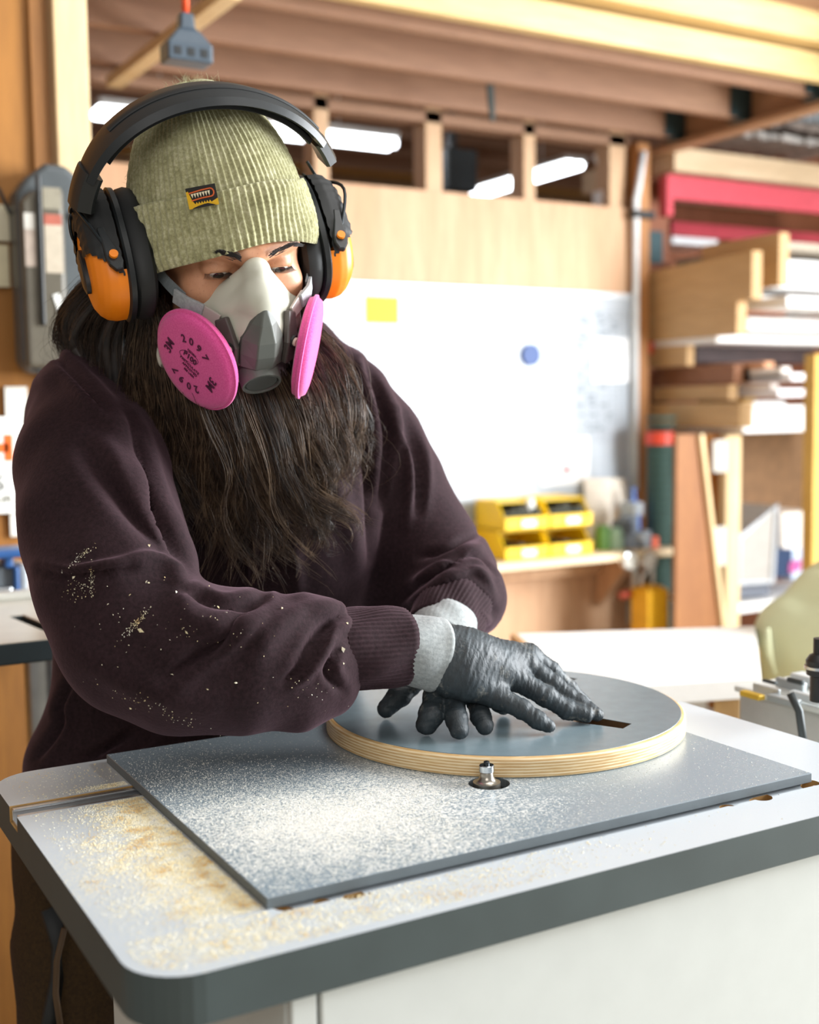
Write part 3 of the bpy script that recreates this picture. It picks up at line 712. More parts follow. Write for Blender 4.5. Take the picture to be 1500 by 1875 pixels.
stick(1442, 442, 1600, 467, 3.2, 3.8, plain('greige_board', '#a39786', .6), 'grey-beige board end under the red beam')
stick(1365, 557, 1440, 577, 3.06, 3.8, wood('rust_board', '#9c5226', '#b56634', 1), 'rust brown board end between white panels')
stick(1350, 545, 1364, 606, 3.0, 3.6, M_wdeck, 'narrow upright white end face beside second brown board')  # white box put in for the light on the board's end
for (l, t_, r_, b_, c_, lab) in ((1334, 708, 1360, 722, '#eadfd2', 'small pale block end above the tan board'), (1380, 735, 1438, 747, '#e8ecee', 'thin white strip end above the lower white shelf'),
    (1425, 712, 1492, 726, '#e4dfe2', 'longer pale strip end, second above the lower white shelf'), (1448, 683, 1492, 697, '#e9e6e8', 'thin pale strip end, third above the lower white shelf'),
    (1432, 672, 1448, 694, '#e6dcd4', 'small white square batten end above the lower white shelf'), (1412, 702, 1426, 716, '#e0d4cc', 'tiny pale batten end left of the longer strip'),
    (1366, 668, 1374, 702, '#d9b48c', 'thin upright tan strip end in the rack'), (1374, 672, 1430, 700, '#8a4a20', 'dark orange-brown board end in the rack'),
    (1362, 724, 1385, 745, '#c29440', 'small ochre block end in the rack'), (1400, 662, 1418, 678, '#c98f66', 'round light dowel end in the rack')):
    stick(l, t_, r_, b_, 3.02, 3.6, plain('end_'+c_[1:], c_, .5, var=.04), lab)
stick(1275, 628, 1490, 666, 3.35, 3.78, plain('plum_sheet', '#41302f', .6, var=.2, scale=8), 'dark plum-brown stack in the gap under the white shelf')
# red/white clamp in the gap
a = aty(1205, 640, 3.83)
t = empty('clamp', a, 'red and white bar clamp hanging left in the rack gap', 'clamp')
MB().box((a[0]-.075, 3.80, a[2]-.02), (a[0]-.02, 3.84, a[2]+.04)).build('red_jaw', plain('clamp_red', '#c8402c', .4), t, bevel=.006)
MB().tube([(a[0]-.03, 3.83, a[2]+.03), (a[0]-.0, 3.865, a[2]+.05)], .006, 6).build('hook', M_black, t)
MB().tube([(a[0]-.03, 3.82, a[2]-.01), (a[0]+.02, 3.82, a[2]+.045), (a[0]+.05, 3.82, a[2]+.03), (a[0]+.045, 3.82, a[2]-.05)], .014, 10).build('white_frame', M_white, t, True)
# things above the deck: shiny wrapped sheets
for i, (l, t_, r_, b_, c_, lab) in enumerate(((1420, 178, 1560, 232, '#aab0b4', 'grey crumpled metal sheets on top of the rack'), (1300, 232, 1560, 262, '#c9c3bd', 'pale wrapped boards lying on the rack deck, lower layer'), (1350, 215, 1560, 236, '#8d8078', 'grey-brown boards lying on the rack deck, upper layer'))):
    a = aty(l, t_, 4.0); b = aty(r_, b_, 4.0); q = MB()
    nx = 16
    for k in range(nx):
        x0_ = a[0]+(b[0]-a[0])*k/nx; x1_ = a[0]+(b[0]-a[0])*(k+.92)/nx; q.box((x0_, 4.0+.03*RNG.random(), b[2]), (x1_, 4.3, a[2]-.02*RNG.random()))
    q.build('wrapped_sheets', plain('wrap_'+c_[1:], c_, .22, .4 if i == 0 else 0, var=.3, scale=20), None, bevel=.006, label=lab, cat='boards')
# green roll with red cap
a = aty(1206, 800, 3.62)
t = empty('mesh_roll', (a[0], 3.62, 0), 'tall dark green mesh roll with red cap standing under the brown boards', 'roll')
r_ = .056; zt = a[2]+.02
MB().lathe([(.001, .001), (r_, .001), (r_, zt-.05), (.001, zt-.05)], c=(a[0]+.015, 3.62, 0), n=28).build('roll_body', M_dkgreen, t, True, auto=40)
q = MB()
for k in range(40): q.lathe([(r_+.0008, .03*k+.02), (r_+.003, .03*k+.027), (r_+.0008, .03*k+.034)], c=(a[0]+.015, 3.62, 0), n=20)
q.build('winding', plain('green_lighter', '#3a574f', .6), t)
MB().lathe([(.001, zt-.05), (r_+.006, zt-.05), (r_+.004, zt), (.001, zt+.004)], c=(a[0]+.01, 3.62, 0), n=24).build('red_cap', plain('cap_red', '#d9452c', .4), t, True, auto=40)
# leaning sheets
def lean(p, y, th, mat, label):
    q = [aty(px, py, y) for px, py in p]; 
    m = MB(); n = len(q); vs = [tuple(v) for v in q]+[(v[0], v[1]+th, v[2]) for v in q]
    m.add(vs, [tuple(range(n))[::-1], tuple(range(n, 2*n))]+[(i, (i+1) % n, n+(i+1) % n, n+i) for i in range(n)])
    return m.build('leaning_sheet', mat, None, label=label, cat='sheet', bevel=.002)
M_l1 = wood('sheet_brown', '#84522a', '#9a6536', 2); M_l2 = wood('sheet_amber', '#b4702c', '#c8853a', 2)
lean(((1282, 795), (1318, 795), (1318, 1300), (1300, 1300)), 3.5, .015, M_l2, 'amber plywood sheet behind the leaning brown one')
lean(((1240, 795), (1284, 795), (1338, 1260), (1235, 1260)), 3.30, .018, M_l1, 'dark brown plywood sheet leaning beside the green roll')
lean(((1283, 795), (1290, 795), (1344, 1260), (1338, 1260)), 3.28, .018, M_stud, 'thin pale batten leaning along the brown sheet edge')
# white hinge-like tags on post
for i, (l, t_, r_, b_) in enumerate(((1310, 806, 1330, 864), (1308, 966, 1328, 1035))):
    a = aty(l, t_, 3.40); b = aty(r_+3, b_, 3.40)
    MB().box((a[0], 3.405, b[2]), (b[0], 3.419, a[2])).build('hanging_card', M_lab, None, label=('upper' if i == 0 else 'lower')+' white card fixed left of the pale rack post', cat='card', bevel=.002)
# bins and boxes on the lower shelf
def tub(p, y, dy, mat, label, rim=None, name='storage_tub'):
    y += .36; dy = min(dy, .21)
    q = [aty(px, py, y) for px, py in p]; n = len(q)
    c0 = sum((Vector(v) for v in q), Vector())/n; t = empty(name, (c0.x, y, min(v[2] for v in q)), label, 'tub')
    m = MB(); vs = [tuple(v) for v in q]+[(v[0], v[1]+dy, v[2]) for v in q]
    m.add(vs, [tuple(range(n))[::-1], tuple(range(n, 2*n))]+[(i, (i+1) % n, n+(i+1) % n, n+i) for i in range(n)])
    m.build('body', mat, t, bevel=.004)
    if rim:
        pts = [(v[0], v[1]-.006, v[2]) for v in q]; MB().tube(pts+[pts[0]], .012, 6).build('rim', rim, t)
    return t
tub(((1352, 985), (1420, 925), (1412, 1065), (1350, 1068)), 3.12, .3, plain('grey_tub', '#a9a39c', .5), 'grey plastic tub tilted on the lower rack shelf', plain('tub_rim', '#c8ccd2', .4))
tub(((1348, 1068), (1412, 1066), (1410, 1092), (1348, 1096)), 3.14, .3, plain('slate_tub', '#666a74', .5), 'dark slate tray under the tilted grey tub')
tub(((1432, 940), (1492, 935), (1490, 1003), (1432, 1006)), 3.2, .25, plain('cream_box', '#f1e6da', .6), 'cream carton on the lower rack shelf', name='carton')
tub(((1420, 1005), (1452, 1005), (1450, 1055), (1416, 1058)), 3.15, .25, plain('navy_box', '#243757', .5), 'navy blue box beside the cream carton', name='crate')
tub(((1452, 1005), (1492, 1003), (1490, 1060), (1450, 1062)), 3.17, .25, plain('ice_box', '#c5d4ea', .5), 'pale blue bag beside the navy box', name='bag')
tub(((1448, 1030), (1470, 1026), (1466, 1045), (1446, 1050)), 3.14, .03, plain('magenta_card', '#c25a96', .5), 'small magenta packet in front of the navy box', name='packet')
deckp = aty(1345, 1100, 3.48)
MB().box((xa, 3.46, deckp[2]-.05), (5.3, 3.8, deckp[2]-.01)).build('lower_deck', M_wdeck, rack, bevel=.003)

# ---------------- pale workpiece bench behind the disc ----------------
ZB = .80
top = [atz(945, 1160, ZB), atz(1068, 1262, ZB), atz(1394, 1241, ZB), atz(1383, 1146, ZB)]
ob = empty('outfeed_bench', tuple(np.mean(top, 0)*np.array([1, 1, 0])), 'low bench topped with a pale board behind the disc', 'bench')
MB().slab(top, .034).build('bench_top', [plain('bench_board', '#ece9e4', .45, bmp=0, var=.02)], ob, bevel=.002)
cc = np.mean(top, 0)
for p in top:
    q = cc+(p-cc)*.82; MB().box((q[0]-.03, q[1]-.03, 0), (q[0]+.03, q[1]+.03, ZB-.034)).build('leg', M_stud, ob, bevel=.002)
e = MB(); a, b = Vector(top[0]), Vector(top[1]); e.ribbon([a+Vector((-.006, 0, -.017)), b+Vector((-.006, 0, -.017))], (0, 0, 1), .034, .012); e.build('edge_strip', wood('edge_tan', '#c49561', '#d3a874', 1), ob)
# pale green dust sack
a = atz(1440, 1225, .75)
t = empty('dust_sack', (atz(1450, 1240, .6)[0], atz(1450, 1240, .6)[1], 0), 'large pale green cloth dust bag at the right edge behind the bench', 'bag')
# built with the field tools further down
SACK = t
# grey machine vise block with loose plates
P = [atz(1352, 1262, .86), atz(1500, 1352, .86)]
bx0, by0 = 1.11, .93
hw = empty('machine_vise', (1.25, 1.02, .0), 'grey cast machine block with steel plates on top beside the table', 'machine')
M_cast = plain('cast_grey', '#a7a6a2', .5, bmp=.1, var=.06); M_castd = plain('cast_dark', '#3a3f40', .5, .4)

# ---------------- left side: case, papers, drill press ----------------
M_case = plain('case_grey', '#4d5254', .42, bmp=.06, var=.08)
a = aty(22, 345, 2.40); b = aty(148, 685, 2.40)
t = empty('wall_case', ((a[0]+b[0])/2, 2.40, b[2]), 'dark grey rounded plastic case hanging on the plywood behind the shoulder', 'case')
x0, x1, z0, z1 = a[0]-.0, b[0]+.03, b[2], aty(90, 300, 2.38)[2]
pr = [(x0+.02, z0), (x1-.02, z0), (x1, z0+.03), (x1, z1-.05), (x1-.05, z1), (x1-.09, z1), (x0+.02, z1-.03), (x0, z1-.06), (x0, z0+.02)]
MB().prism(pr, 2.37, 2.445, 1).build('shell', M_case, t, bevel=.014, seg=4)
pr2 = [(x0+.005, z0+.01), (x0+.085, z0+.01), (x0+.085, z1-.05), (x0+.02, z1-.06), (x0+.005, z1-.08)]
MB().prism(pr2, 2.345, 2.372, 1).build('front_cover', plain('case_brown', '#5d574b', .35, bmp=.04, var=.1), t, bevel=.010, seg=3)
MB().box((x0+.032, 2.335, z0+.09), (x0+.040, 2.348, z1-.03)).build('strap', M_black, t, bevel=.003)
for (u0, u1, v0, v1, c) in ((.045, .078, .19, .28, '#b9ac98'), (.045, .078, .28, .30, '#a85a48'), (.008, .028, .20, .27, '#a9988a'), (.008, .028, .27, .30, '#c9c4ba'), (.044, .078, .31, .35, '#8d8674')):
    MB().box((x0+u0, 2.3435, z0+v0), (x0+u1, 2.3448, z0+v1)).build('label_sticker', plain('stk_'+c[1:], c, .5, var=.1, scale=80), t)
MB().ribbon([(x0+.062, 2.343, z0+.15), (x0+.072, 2.343, z0+.115)], (1, 0, .3), .012, .002).build('label_sticker', M_lab, t)
MB().cyl((x1-.04, 2.366, z1-.10), (x1-.04, 2.372, z1-.10), .011).build('vent_hole', M_black, t)
MB().cyl((x0+.083, 2.338, z0+.052), (x0+.083, 2.346, z0+.052), .005).build('screw', M_steel, t)
# cable coming from the left
MB().tube([aty(-30, 310, 2.42), aty(0, 350, 2.41), aty(12, 378, 2.4), aty(20, 392, 2.39)], .004, 6).build('power_cable', M_black, None, True, label='black cable running in from the left edge to the grey case', cat='cable')
flat_paper(-40, 372, 18, 442, plain('cream_paper', '#e5dcc0', .6), 'paper_sheet', 'upper cream sheet at the left edge beside the grey case', 'paper', y=2.445)
flat_paper(-40, 446, 18, 526, plain('cream_paper2', '#ddd2b0', .6), 'paper_sheet', 'lower cream sheet at the left edge beside the grey case', 'paper', y=2.446)
# posters by the left edge
tp = flat_paper(-60, 764, 42, 938, M_lab, 'wall_sign', 'white printed sign at the left edge, partly behind the sleeve', 'sign', y=2.444)
tp2 = flat_paper(8, 708, 60, 980, plain('paper_white3', '#e9e6dc', .6), 'paper_sheet', 'tall white sheet behind the printed sign at the left edge', 'paper', y=2.452)
Rt = Matrix.Rotation(math.pi/2, 4, 'X')
def wall_text(s, px, py, size, mat, parent, y=2.4405):
    p = aty(px, py, y); text(s, size, Matrix.Translation(p) @ Rt, mat, parent, align='CENTER')
M_or = plain('print_orange', '#ee6b1f', .5, bmp=0); M_bk = plain('print_black', '#26282a', .5, bmp=0); M_gy = plain('print_grey', '#8c8c88', .5, bmp=0)
q = MB(); p = aty(10, 820, 2.4405); 
q.box((p[0]-.10, 2.4405, p[2]-.009), (p[0]+.006, 2.4415, p[2]+.009)); q.box((p[0]-.002, 2.4405, p[2]-.026), (p[0]+.014, 2.4416, p[2]+.026)); q.build('orange_mark', M_or, tp)
wall_text('S', 0, 886, .042, M_bk, tp); wall_text('UA', 8, 914, .022, plain('print_olive', '#5c5a48', .5, bmp=0), tp)
wall_text('- - - -', 6, 866, .010, M_gy, tp)
# drill press table
M_ci = plain('ground_iron', '#c9c7be', .3, .35, bmp=.03, var=.05)
dp = empty('drill_press', (.28, 1.86, 0), 'drill press with slotted round-cornered iron table and steel column behind the sleeve', 'drill press')
ZD = .95
c = [atz(-60, 1130, ZD), atz(60, 1174, ZD), atz(150, 1165, ZD), atz(200, 1150, ZD)]
tb = MB(); tb.prism(rrect(.13, 1.60, .62, 2.02, .07), ZD-.030, ZD); tt = tb.build('press_table', [M_ci, plain('press_black', '#20292b', .5)], dp)
s0, s1 = atz(30, 1127, ZD), atz(112, 1160, ZD)
d_ = Vector(s1-s0).normalized(); n_ = Vector((-d_.y, d_.x, 0))*.009
pp = [Vector(s0)+n_, Vector(s0)-n_, Vector(s1)-n_, Vector(s1)+n_]
boolean(tt, [MB().prism([(v.x, v.y) for v in pp], ZD-.06, ZD+.02).build('cut', M_black)])
for p in tt.data.polygons: p.material_index = 0 if p.normal.z > .9 else 1
b_ = tt.modifiers.new('bevel', 'BEVEL'); b_.width = .003; b_.segments = 2; b_.limit_method = 'ANGLE'
MB().box((.13, 1.97, ZD), (.62, 2.0, ZD+.012)).build('raised_edge', M_ci, dp, bevel=.003)
cx_, cy_ = .42, 1.93
MB().cyl((cx_, cy_, 0.06), (cx_, cy_, ZD-.085), .035, n=28).build('column', M_steel, dp, True, auto=40)
MB().box((cx_-.06, cy_-.07, ZD-.075), (cx_+.13, cy_+.05, ZD-.030)).build('table_bracket', M_black, dp, bevel=.008)
MB().cyl((cx_+.105, cy_-.02, ZD-.12), (cx_+.105, cy_-.02, ZD-.085), .028, n=20).build('clamp_knob', M_black, dp, True, auto=40)
MB().box((cx_-.14, cy_-.25, 0), (cx_+.14, cy_+.12, .06)).build('base', M_black, dp, bevel=.01)
# blue vise and grey block on / behind the press table
a = aty(0, 1050, 2.2)
v_ = empty('bench_vise', (aty(20, 1085, 2.25)[0], 2.25, aty(20, 1085, 2.25)[2]), 'blue bench vise with grey jaws behind the drill press table', 'vise')
M_blue = plain('vise_blue', '#2b568f', .4); M_gj = plain('vise_grey', '#6d747a', .5, .3)
def bb(l, t_, r_, b2, y, dy, mat, name, parent, bev=.004):
    a = aty(l, t_, y); b = aty(r_, b2, y); return MB().box((a[0], y, b[2]), (b[0], y+dy, a[2])).build(name, mat, parent, bevel=bev)
bb(-40, 1011, 56, 1020, 2.18, .08, M_blue, 'top_rail', v_); bb(8, 1018, 26, 1040, 2.19, .05, M_blue, 'screw_housing', v_)
bb(-40, 1040, 36, 1088, 2.20, .10, M_gj, 'jaw', v_); bb(36, 1035, 54, 1092, 2.19, .08, plain('vise_side', '#a9b0b6', .4, .3), 'side_plate', v_)
bb(26, 1038, 38, 1092, 2.185, .06, M_blue, 'body', v_); bb(-40, 1080, 24, 1087, 2.17, .03, M_steel, 'handle', v_)
bb(62, 1030, 80, 1092, 2.30, .04, M_steel, 'guide_bar', v_)
zz = aty(20, 1092, 2.18)[2]-.035
MB().box((-.05, 2.10, 0), (.51, 2.44, zz)).build('side_bench', wood('side_bench_wood', '#8c5a24', '#9f6a2c', 2), None, bevel=.004, label='wooden bench against the plywood wall behind the drill press', cat='bench')
# hanging extension cord socket
p = atz(342, 60, 2.35); d = 2.1
t = empty('extension_socket', at(342, 70, d), 'black three-way extension cord socket hanging on an orange cord', 'socket')
A = at(345, 60, d); 
s = d/FPX
# body: flared block
cx_, _, z0_ = at(342, 118, d)[0], 0, at(342, 118, d)[2]; cy_ = at(342, 118, d)[1]
def fl(z, w, dd): return [(cx_-w/2, cy_-dd/2, z), (cx_+w/2, cy_-dd/2, z), (cx_+w/2, cy_+dd/2, z), (cx_-w/2, cy_+dd/2, z)]
lv = [(0, .082, .05), (.030, .082, .05), (.052, .046, .036), (.060, .028, .026), (.086, .024, .024)]
q = MB(); vs = []; fs = []
for (h, w, dd) in lv: vs += fl(z0_+h, w, dd)
for i in range(len(lv)-1):
    for k in range(4): fs.append((i*4+k, i*4+(k+1) % 4, i*4+4+(k+1) % 4, i*4+4+k))
fs += [(3, 2, 1, 0), (16, 17, 18, 19)]; q.add(vs, fs)
q.build('socket_body', plain('socket_slate', '#3e4a55', .4), t, bevel=.004, seg=3)
for k in (-1, 0, 1): MB().box((cx_+k*.024-.006, cy_-.0262, z0_+.008), (cx_+k*.024+.006, cy_-.0250, z0_+.022)).build('outlet', M_black, t)
MB().tube([(cx_, cy_, z0_+.084), (cx_+.002, cy_, z0_+.15), (cx_+.004, cy_, z0_+.5), (cx_+.004, cy_, z0_+.85)], .0065, 10).build('cord', plain('cord_orange', '#e8562a', .4), t, True)
# black strap hanging from joist
p = atz(900, 142, 2.29)
t = empty('hook_strap', p, 'small black strap hanging from a joist above the yellow note', 'strap')
a = at(897, 150, 3.88); b = at(902, 222, 3.88)
MB().ribbon([tuple(a+np.array([0, 0, .03])), tuple(a), tuple((a+b)/2), tuple(b)], (1, 0, 0), [.012, .024, .022, .014], .01).build('strap', plain('strap_black', '#2a3330', .6), t)

# ---------------- smooth field modelling (round cones and ellipsoids blended, then meshed) ----------------
def smin(a, b, k):
    if k <= 0: return np.minimum(a, b)
    h = np.clip(.5+.5*(b-a)/k, 0, 1); return b*(1-h)+a*h-k*h*(1-h)
class Field:
    def __init__(s, lo, hi, h):
        s.h = h; s.lo = np.array(lo, float); s.n = np.maximum(np.ceil((np.array(hi)-s.lo)/h).astype(int)+1, 4)
        s.ax = [(s.lo[i]+h*np.arange(s.n[i])).astype(np.float32) for i in range(3)]
        s.d = np.full(s.n, .2, np.float32)
    def _win(s, lo, hi, pad):
        i0 = np.clip(np.floor((np.array(lo)-pad-s.lo)/s.h).astype(int), 0, s.n); i1 = np.clip(np.ceil((np.array(hi)+pad-s.lo)/s.h).astype(int)+1, 0, s.n)
        if (i1 <= i0).any(): return None
        sl = tuple(slice(a, b) for a, b in zip(i0, i1))
        return sl, s.ax[0][sl[0]][:, None, None], s.ax[1][sl[1]][None, :, None], s.ax[2][sl[2]][None, None, :]
    def _put(s, sl, v, k, sub):
        if sub: s.d[sl] = -smin(-s.d[sl], v, k)
        else: s.d[sl] = smin(s.d[sl], v, k)
    def cone(s, a, b, ra, rb, k=.01, sub=False):
        a = np.array(a, float); b = np.array(b, float); R = max(ra, rb)
        w = s._win(np.minimum(a, b)-R, np.maximum(a, b)+R, k+3*s.h)
        if w is None: return s
        sl, X, Y, Z = w; ab = b-a; L2 = max(ab@ab, 1e-12)
        t = np.clip(((X-a[0])*ab[0]+(Y-a[1])*ab[1]+(Z-a[2])*ab[2])/L2, 0, 1)
        v = np.sqrt((X-a[0]-t*ab[0])**2+(Y-a[1]-t*ab[1])**2+(Z-a[2]-t*ab[2])**2)-(ra+(rb-ra)*t)
        s._put(sl, v.astype(np.float32), k, sub); return s
    def chain(s, pts, rad, k=.01, sub=False):
        for i in range(len(pts)-1): s.cone(pts[i], pts[i+1], rad[i], rad[i+1], k, sub)
        return s
    def ell(s, c, r, k=.01, R=None, sub=False):
        """ellipsoid; R columns = its axes"""
        c = np.array(c, float); r = np.array(r, float); R = np.eye(3) if R is None else np.array(R); M = r.max()
        w = s._win(c-M, c+M, k+3*s.h)
        if w is None: return s
        sl, X, Y, Z = w; P = [(X-c[0])*R[0, i]+(Y-c[1])*R[1, i]+(Z-c[2])*R[2, i] for i in range(3)]
        k0 = np.sqrt(sum((P[i]/r[i])**2 for i in range(3))); k1 = np.sqrt(sum((P[i]/r[i]**2)**2 for i in range(3)))
        s._put(sl, (k0*(k0-1)/np.maximum(k1, 1e-6)).astype(np.float32), k, sub); return s
    def half(s, p, nrm, k=0):
        """keep the side the normal points away from"""
        p = np.array(p, float); nrm = np.array(nrm, float); nrm /= np.linalg.norm(nrm)
        v = (s.ax[0][:, None, None]-p[0])*nrm[0]+(s.ax[1][None, :, None]-p[1])*nrm[1]+(s.ax[2][None, None, :]-p[2])*nrm[2]
        s.d = -smin(-s.d, -v.astype(np.float32), k); return s
    def mesh(s):
        d = s.d.copy()
        for ax in range(3):
            sl = [slice(None)]*3; sl[ax] = 0; d[tuple(sl)] = np.maximum(d[tuple(sl)], 1e-4); sl[ax] = -1; d[tuple(sl)] = np.maximum(d[tuple(sl)], 1e-4)
        n = np.array(d.shape); neg = d < 0
        cnt = np.zeros(n-1, np.int8)
        for i in (0, 1):
            for j in (0, 1):
                for k in (0, 1): cnt += neg[i:n[0]-1+i, j:n[1]-1+j, k:n[2]-1+k]
        act = np.argwhere((cnt > 0) & (cnt < 8)); idx = np.full(n-1, -1, np.int64); idx[tuple(act.T)] = np.arange(len(act))
        P = np.zeros((len(act), 3)); C = np.zeros(len(act))
        offs = [(i, j, k) for i in (0, 1) for j in (0, 1) for k in (0, 1)]
        for a in offs:
            for ax in range(3):
                if a[ax]: continue
                b = list(a); b[ax] = 1
                da = d[tuple((act+a).T)]; db = d[tuple((act+b).T)]; m = (da < 0) != (db < 0)
                t = np.where(m, da/np.where(m, da-db, 1), 0)
                q = np.array(a, float)[None].repeat(len(act), 0); q[:, ax] += t; P[m] += q[m]; C[m] += 1
        V_ = s.lo+(act+P/C[:, None])*s.h; F = []
        for ax in range(3):
            u, v = (ax+1) % 3, (ax+2) % 3
            sa = [slice(1, -1)]*3; sb = [slice(1, -1)]*3; sa[ax] = slice(0, -1); sb[ax] = slice(1, None)
            A = neg[tuple(sa)]; B = neg[tuple(sb)]; e = np.argwhere(A != B); flip = A[tuple(e.T)]
            e = e+1; e[:, ax] -= 1
            def ci(du, dv):
                c = e.copy(); c[:, u] -= du; c[:, v] -= dv; return idx[tuple(c.T)]
            q = np.stack([ci(1, 1), ci(0, 1), ci(0, 0), ci(1, 0)], 1)
            q[~flip] = q[~flip][:, ::-1]; F.append(q)
        return V_, np.concatenate(F)
    def keep(s): return s
def relax(V_, F, it=2, lam=.5):
    n = len(V_); e = np.concatenate([F[:, [0, 1]], F[:, [1, 2]], F[:, [2, 3]], F[:, [3, 0]]])
    deg = np.bincount(e[:, 0], minlength=n)+np.bincount(e[:, 1], minlength=n)
    for _ in range(it):
        S = np.zeros((n, 3))
        for c in range(3): S[:, c] = np.bincount(e[:, 0], V_[e[:, 1], c], n)+np.bincount(e[:, 1], V_[e[:, 0], c], n)
        V_ = V_+lam*(S/np.maximum(deg, 1)[:, None]-V_)
    return V_
def vnorm(V_, F):
    n = np.cross(V_[F[:, 2]]-V_[F[:, 0]], V_[F[:, 3]]-V_[F[:, 1]]); N_ = np.zeros_like(V_)
    for c in range(3):
        for k in range(4): N_[:, c] += np.bincount(F[:, k], n[:, c], len(V_))
    return N_/np.maximum(np.linalg.norm(N_, axis=1), 1e-12)[:, None]
def fobj(name, V_, F, mat, parent=None, local=False, **k):
    me = bpy.data.meshes.new(name)
    org = np.zeros(3)
    if not local: org = np.array(mwof(parent).translation) if parent else V_.mean(0)
    me.vertices.add(len(V_)); me.vertices.foreach_set('co', (V_-org).astype(np.float32).ravel())
    me.loops.add(F.size); me.loops.foreach_set('vertex_index', F.astype(np.int32).ravel())
    me.polygons.add(len(F)); me.polygons.foreach_set('loop_start', np.arange(0, F.size, 4, dtype=np.int32))
    try: me.polygons.foreach_set('loop_total', np.full(len(F), 4, np.int32))
    except Exception: pass
    me.update(calc_edges=True); me.validate()
    for m in (mat if isinstance(mat, (list, tuple)) else [mat]): me.materials.append(m)
    me.polygons.foreach_set('use_smooth', [True]*len(me.polygons))
    o = bpy.data.objects.new(name, me); COL.objects.link(o)
    if local: o.parent = parent
    else: o.location = org; par(o, parent)
    tag(o, k.get('label'), k.get('cat'), k.get('group'), k.get('kind')); return o
# vectorised value noise for cloth unevenness
_tab = np.random.RandomState(5).rand(64, 64, 64).astype(np.float32)
def vnoise(P):
    i = np.floor(P).astype(int); f = P-i; f = f*f*(3-2*f); r = 0
    for a in (0, 1):
        for b in (0, 1):
            for c in (0, 1):
                w = (f[:, 0] if a else 1-f[:, 0])*(f[:, 1] if b else 1-f[:, 1])*(f[:, 2] if c else 1-f[:, 2])
                r = r+w*_tab[(i[:, 0]+a) % 64, (i[:, 1]+b) % 64, (i[:, 2]+c) % 64]
    return r*2-1
def surv(V_):
    """direction of every vertex as surveyed: column, row, depth"""
    v = V_-C0; z = v@Fv; return 750+FPX*(v@Rv)/z, 937.5-FPX*(v@Uv)/z, z
def seg_dist(u, v, pts):
    """distance to polyline and its signed side, parameter 0..1 along"""
    best = np.full(len(u), 1e9); side = np.zeros(len(u)); par_ = np.zeros(len(u)); pts = np.array(pts, float)
    L = np.r_[0, np.cumsum(np.hypot(*np.diff(pts, axis=0).T))]; 
    for i in range(len(pts)-1):
        a, b = pts[i], pts[i+1]; d = b-a; l2 = d@d
        t = np.clip(((u-a[0])*d[0]+(v-a[1])*d[1])/l2, 0, 1)
        q = np.hypot(u-a[0]-t*d[0], v-a[1]-t*d[1]); m = q < best
        best[m] = q[m]; par_[m] = (L[i]+t[m]*(L[i+1]-L[i]))/L[-1]
        side[m] = np.sign((u[m]-a[0])*d[1]-(v[m]-a[1])*d[0])
    return best, side, par_
def smooth_line(pts, n=6):
    pts = [np.array(p, float) for p in pts]; P = [2*pts[0]-pts[1]]+pts+[2*pts[-1]-pts[-2]]; out = []
    for i in range(1, len(P)-2):
        for t in np.arange(n)/n:
            out.append(.5*((2*P[i])+(-P[i-1]+P[i+1])*t+(2*P[i-1]-5*P[i]+4*P[i+1]-P[i+2])*t*t+(-P[i-1]+3*P[i]-3*P[i+1]+P[i+2])*t**3))
    out.append(P[-2]); return np.array(out)
def fold(V_, N_, pts, w, h, mode='crease', taper=True, drange=None):
    """cloth fold: crease = groove with a bulge on its upper side, ridge = rounded ridge; w in px at the cloth, h in m"""
    u, v, z = surv(V_); front = (N_@Fv) < .35
    if drange: front &= (z > drange[0]) & (z < drange[1])
    p = smooth_line(pts); lo = p.min(0)-4*w; hi = p.max(0)+4*w
    m = front & (u > lo[0]) & (u < hi[0]) & (v > lo[1]) & (v < hi[1]); ix = np.where(m)[0]
    if not len(ix): return V_
    q, sd, t = seg_dist(u[ix], v[ix], p); e = np.sin(np.pi*np.clip(t, .02, .98))**.5 if taper else 1
    if mode == 'crease': w = max(w, 13); off = -np.exp(-(q/(w*.5))**2)+.5*np.exp(-((q-w*1.15)/(w*.65))**2)*(.7+.3*sd)
    elif mode == 'ridge': off = np.exp(-(q/max(w, 9))**2)
    elif mode == 'step': off = -.5*np.tanh(sd*q/(w*.5))*np.exp(-(q/(w*2.2))**2)-.5*np.exp(-(q/(w*.3))**2)
    V_ = V_.copy(); V_[ix] += N_[ix]*(h*off*e)[:, None]; return V_

# cloth dust bag and machine block at the right edge
def extra():
    a = [A3_(1385, 1130, 2.35), A3_(1440, 1070, 2.4), A3_(1520, 1060, 2.45)]
    f = Field((1.25, 1.15, 0.0), (2.6, 2.25, 1.2), .018)
    b0 = np.array(at(1470, 1230, 2.45)); b0[2] = .22
    f.cone(at(1545, 1190, 2.42), b0+np.array([.20, 0, 0]), .15, .17, .06); f.cone(at(1570, 1105, 2.45), at(1500, 1180, 2.42), .10, .12, .06)
    f.cone(at(1440, 1140, 2.40), at(1490, 1300, 2.40), .035, .06, .05)
    f.half((0, 0, .005), (0, 0, -1))
    V_, F = f.mesh(); V_ = relax(V_, F, 2); N_ = vnorm(V_, F); V_ = V_+N_*(.020*vnoise(V_*np.array([9, 9, 4]))+.010*vnoise(V_*np.array([22, 22, 8])))[:, None]; V_[:, 2] = np.maximum(V_[:, 2], 0.001)
    m = plain('sack_cloth', '#c6c9a4', .75, bmp=.2, var=.1, scale=6); fobj('bag_body', V_, F, m, SACK)
    MB().tube([at(1405, 1150, 2.31), at(1410, 1200, 2.30), at(1418, 1235, 2.30)], .006, 8).build('seam', m, SACK, True)
A3_ = at
extra()
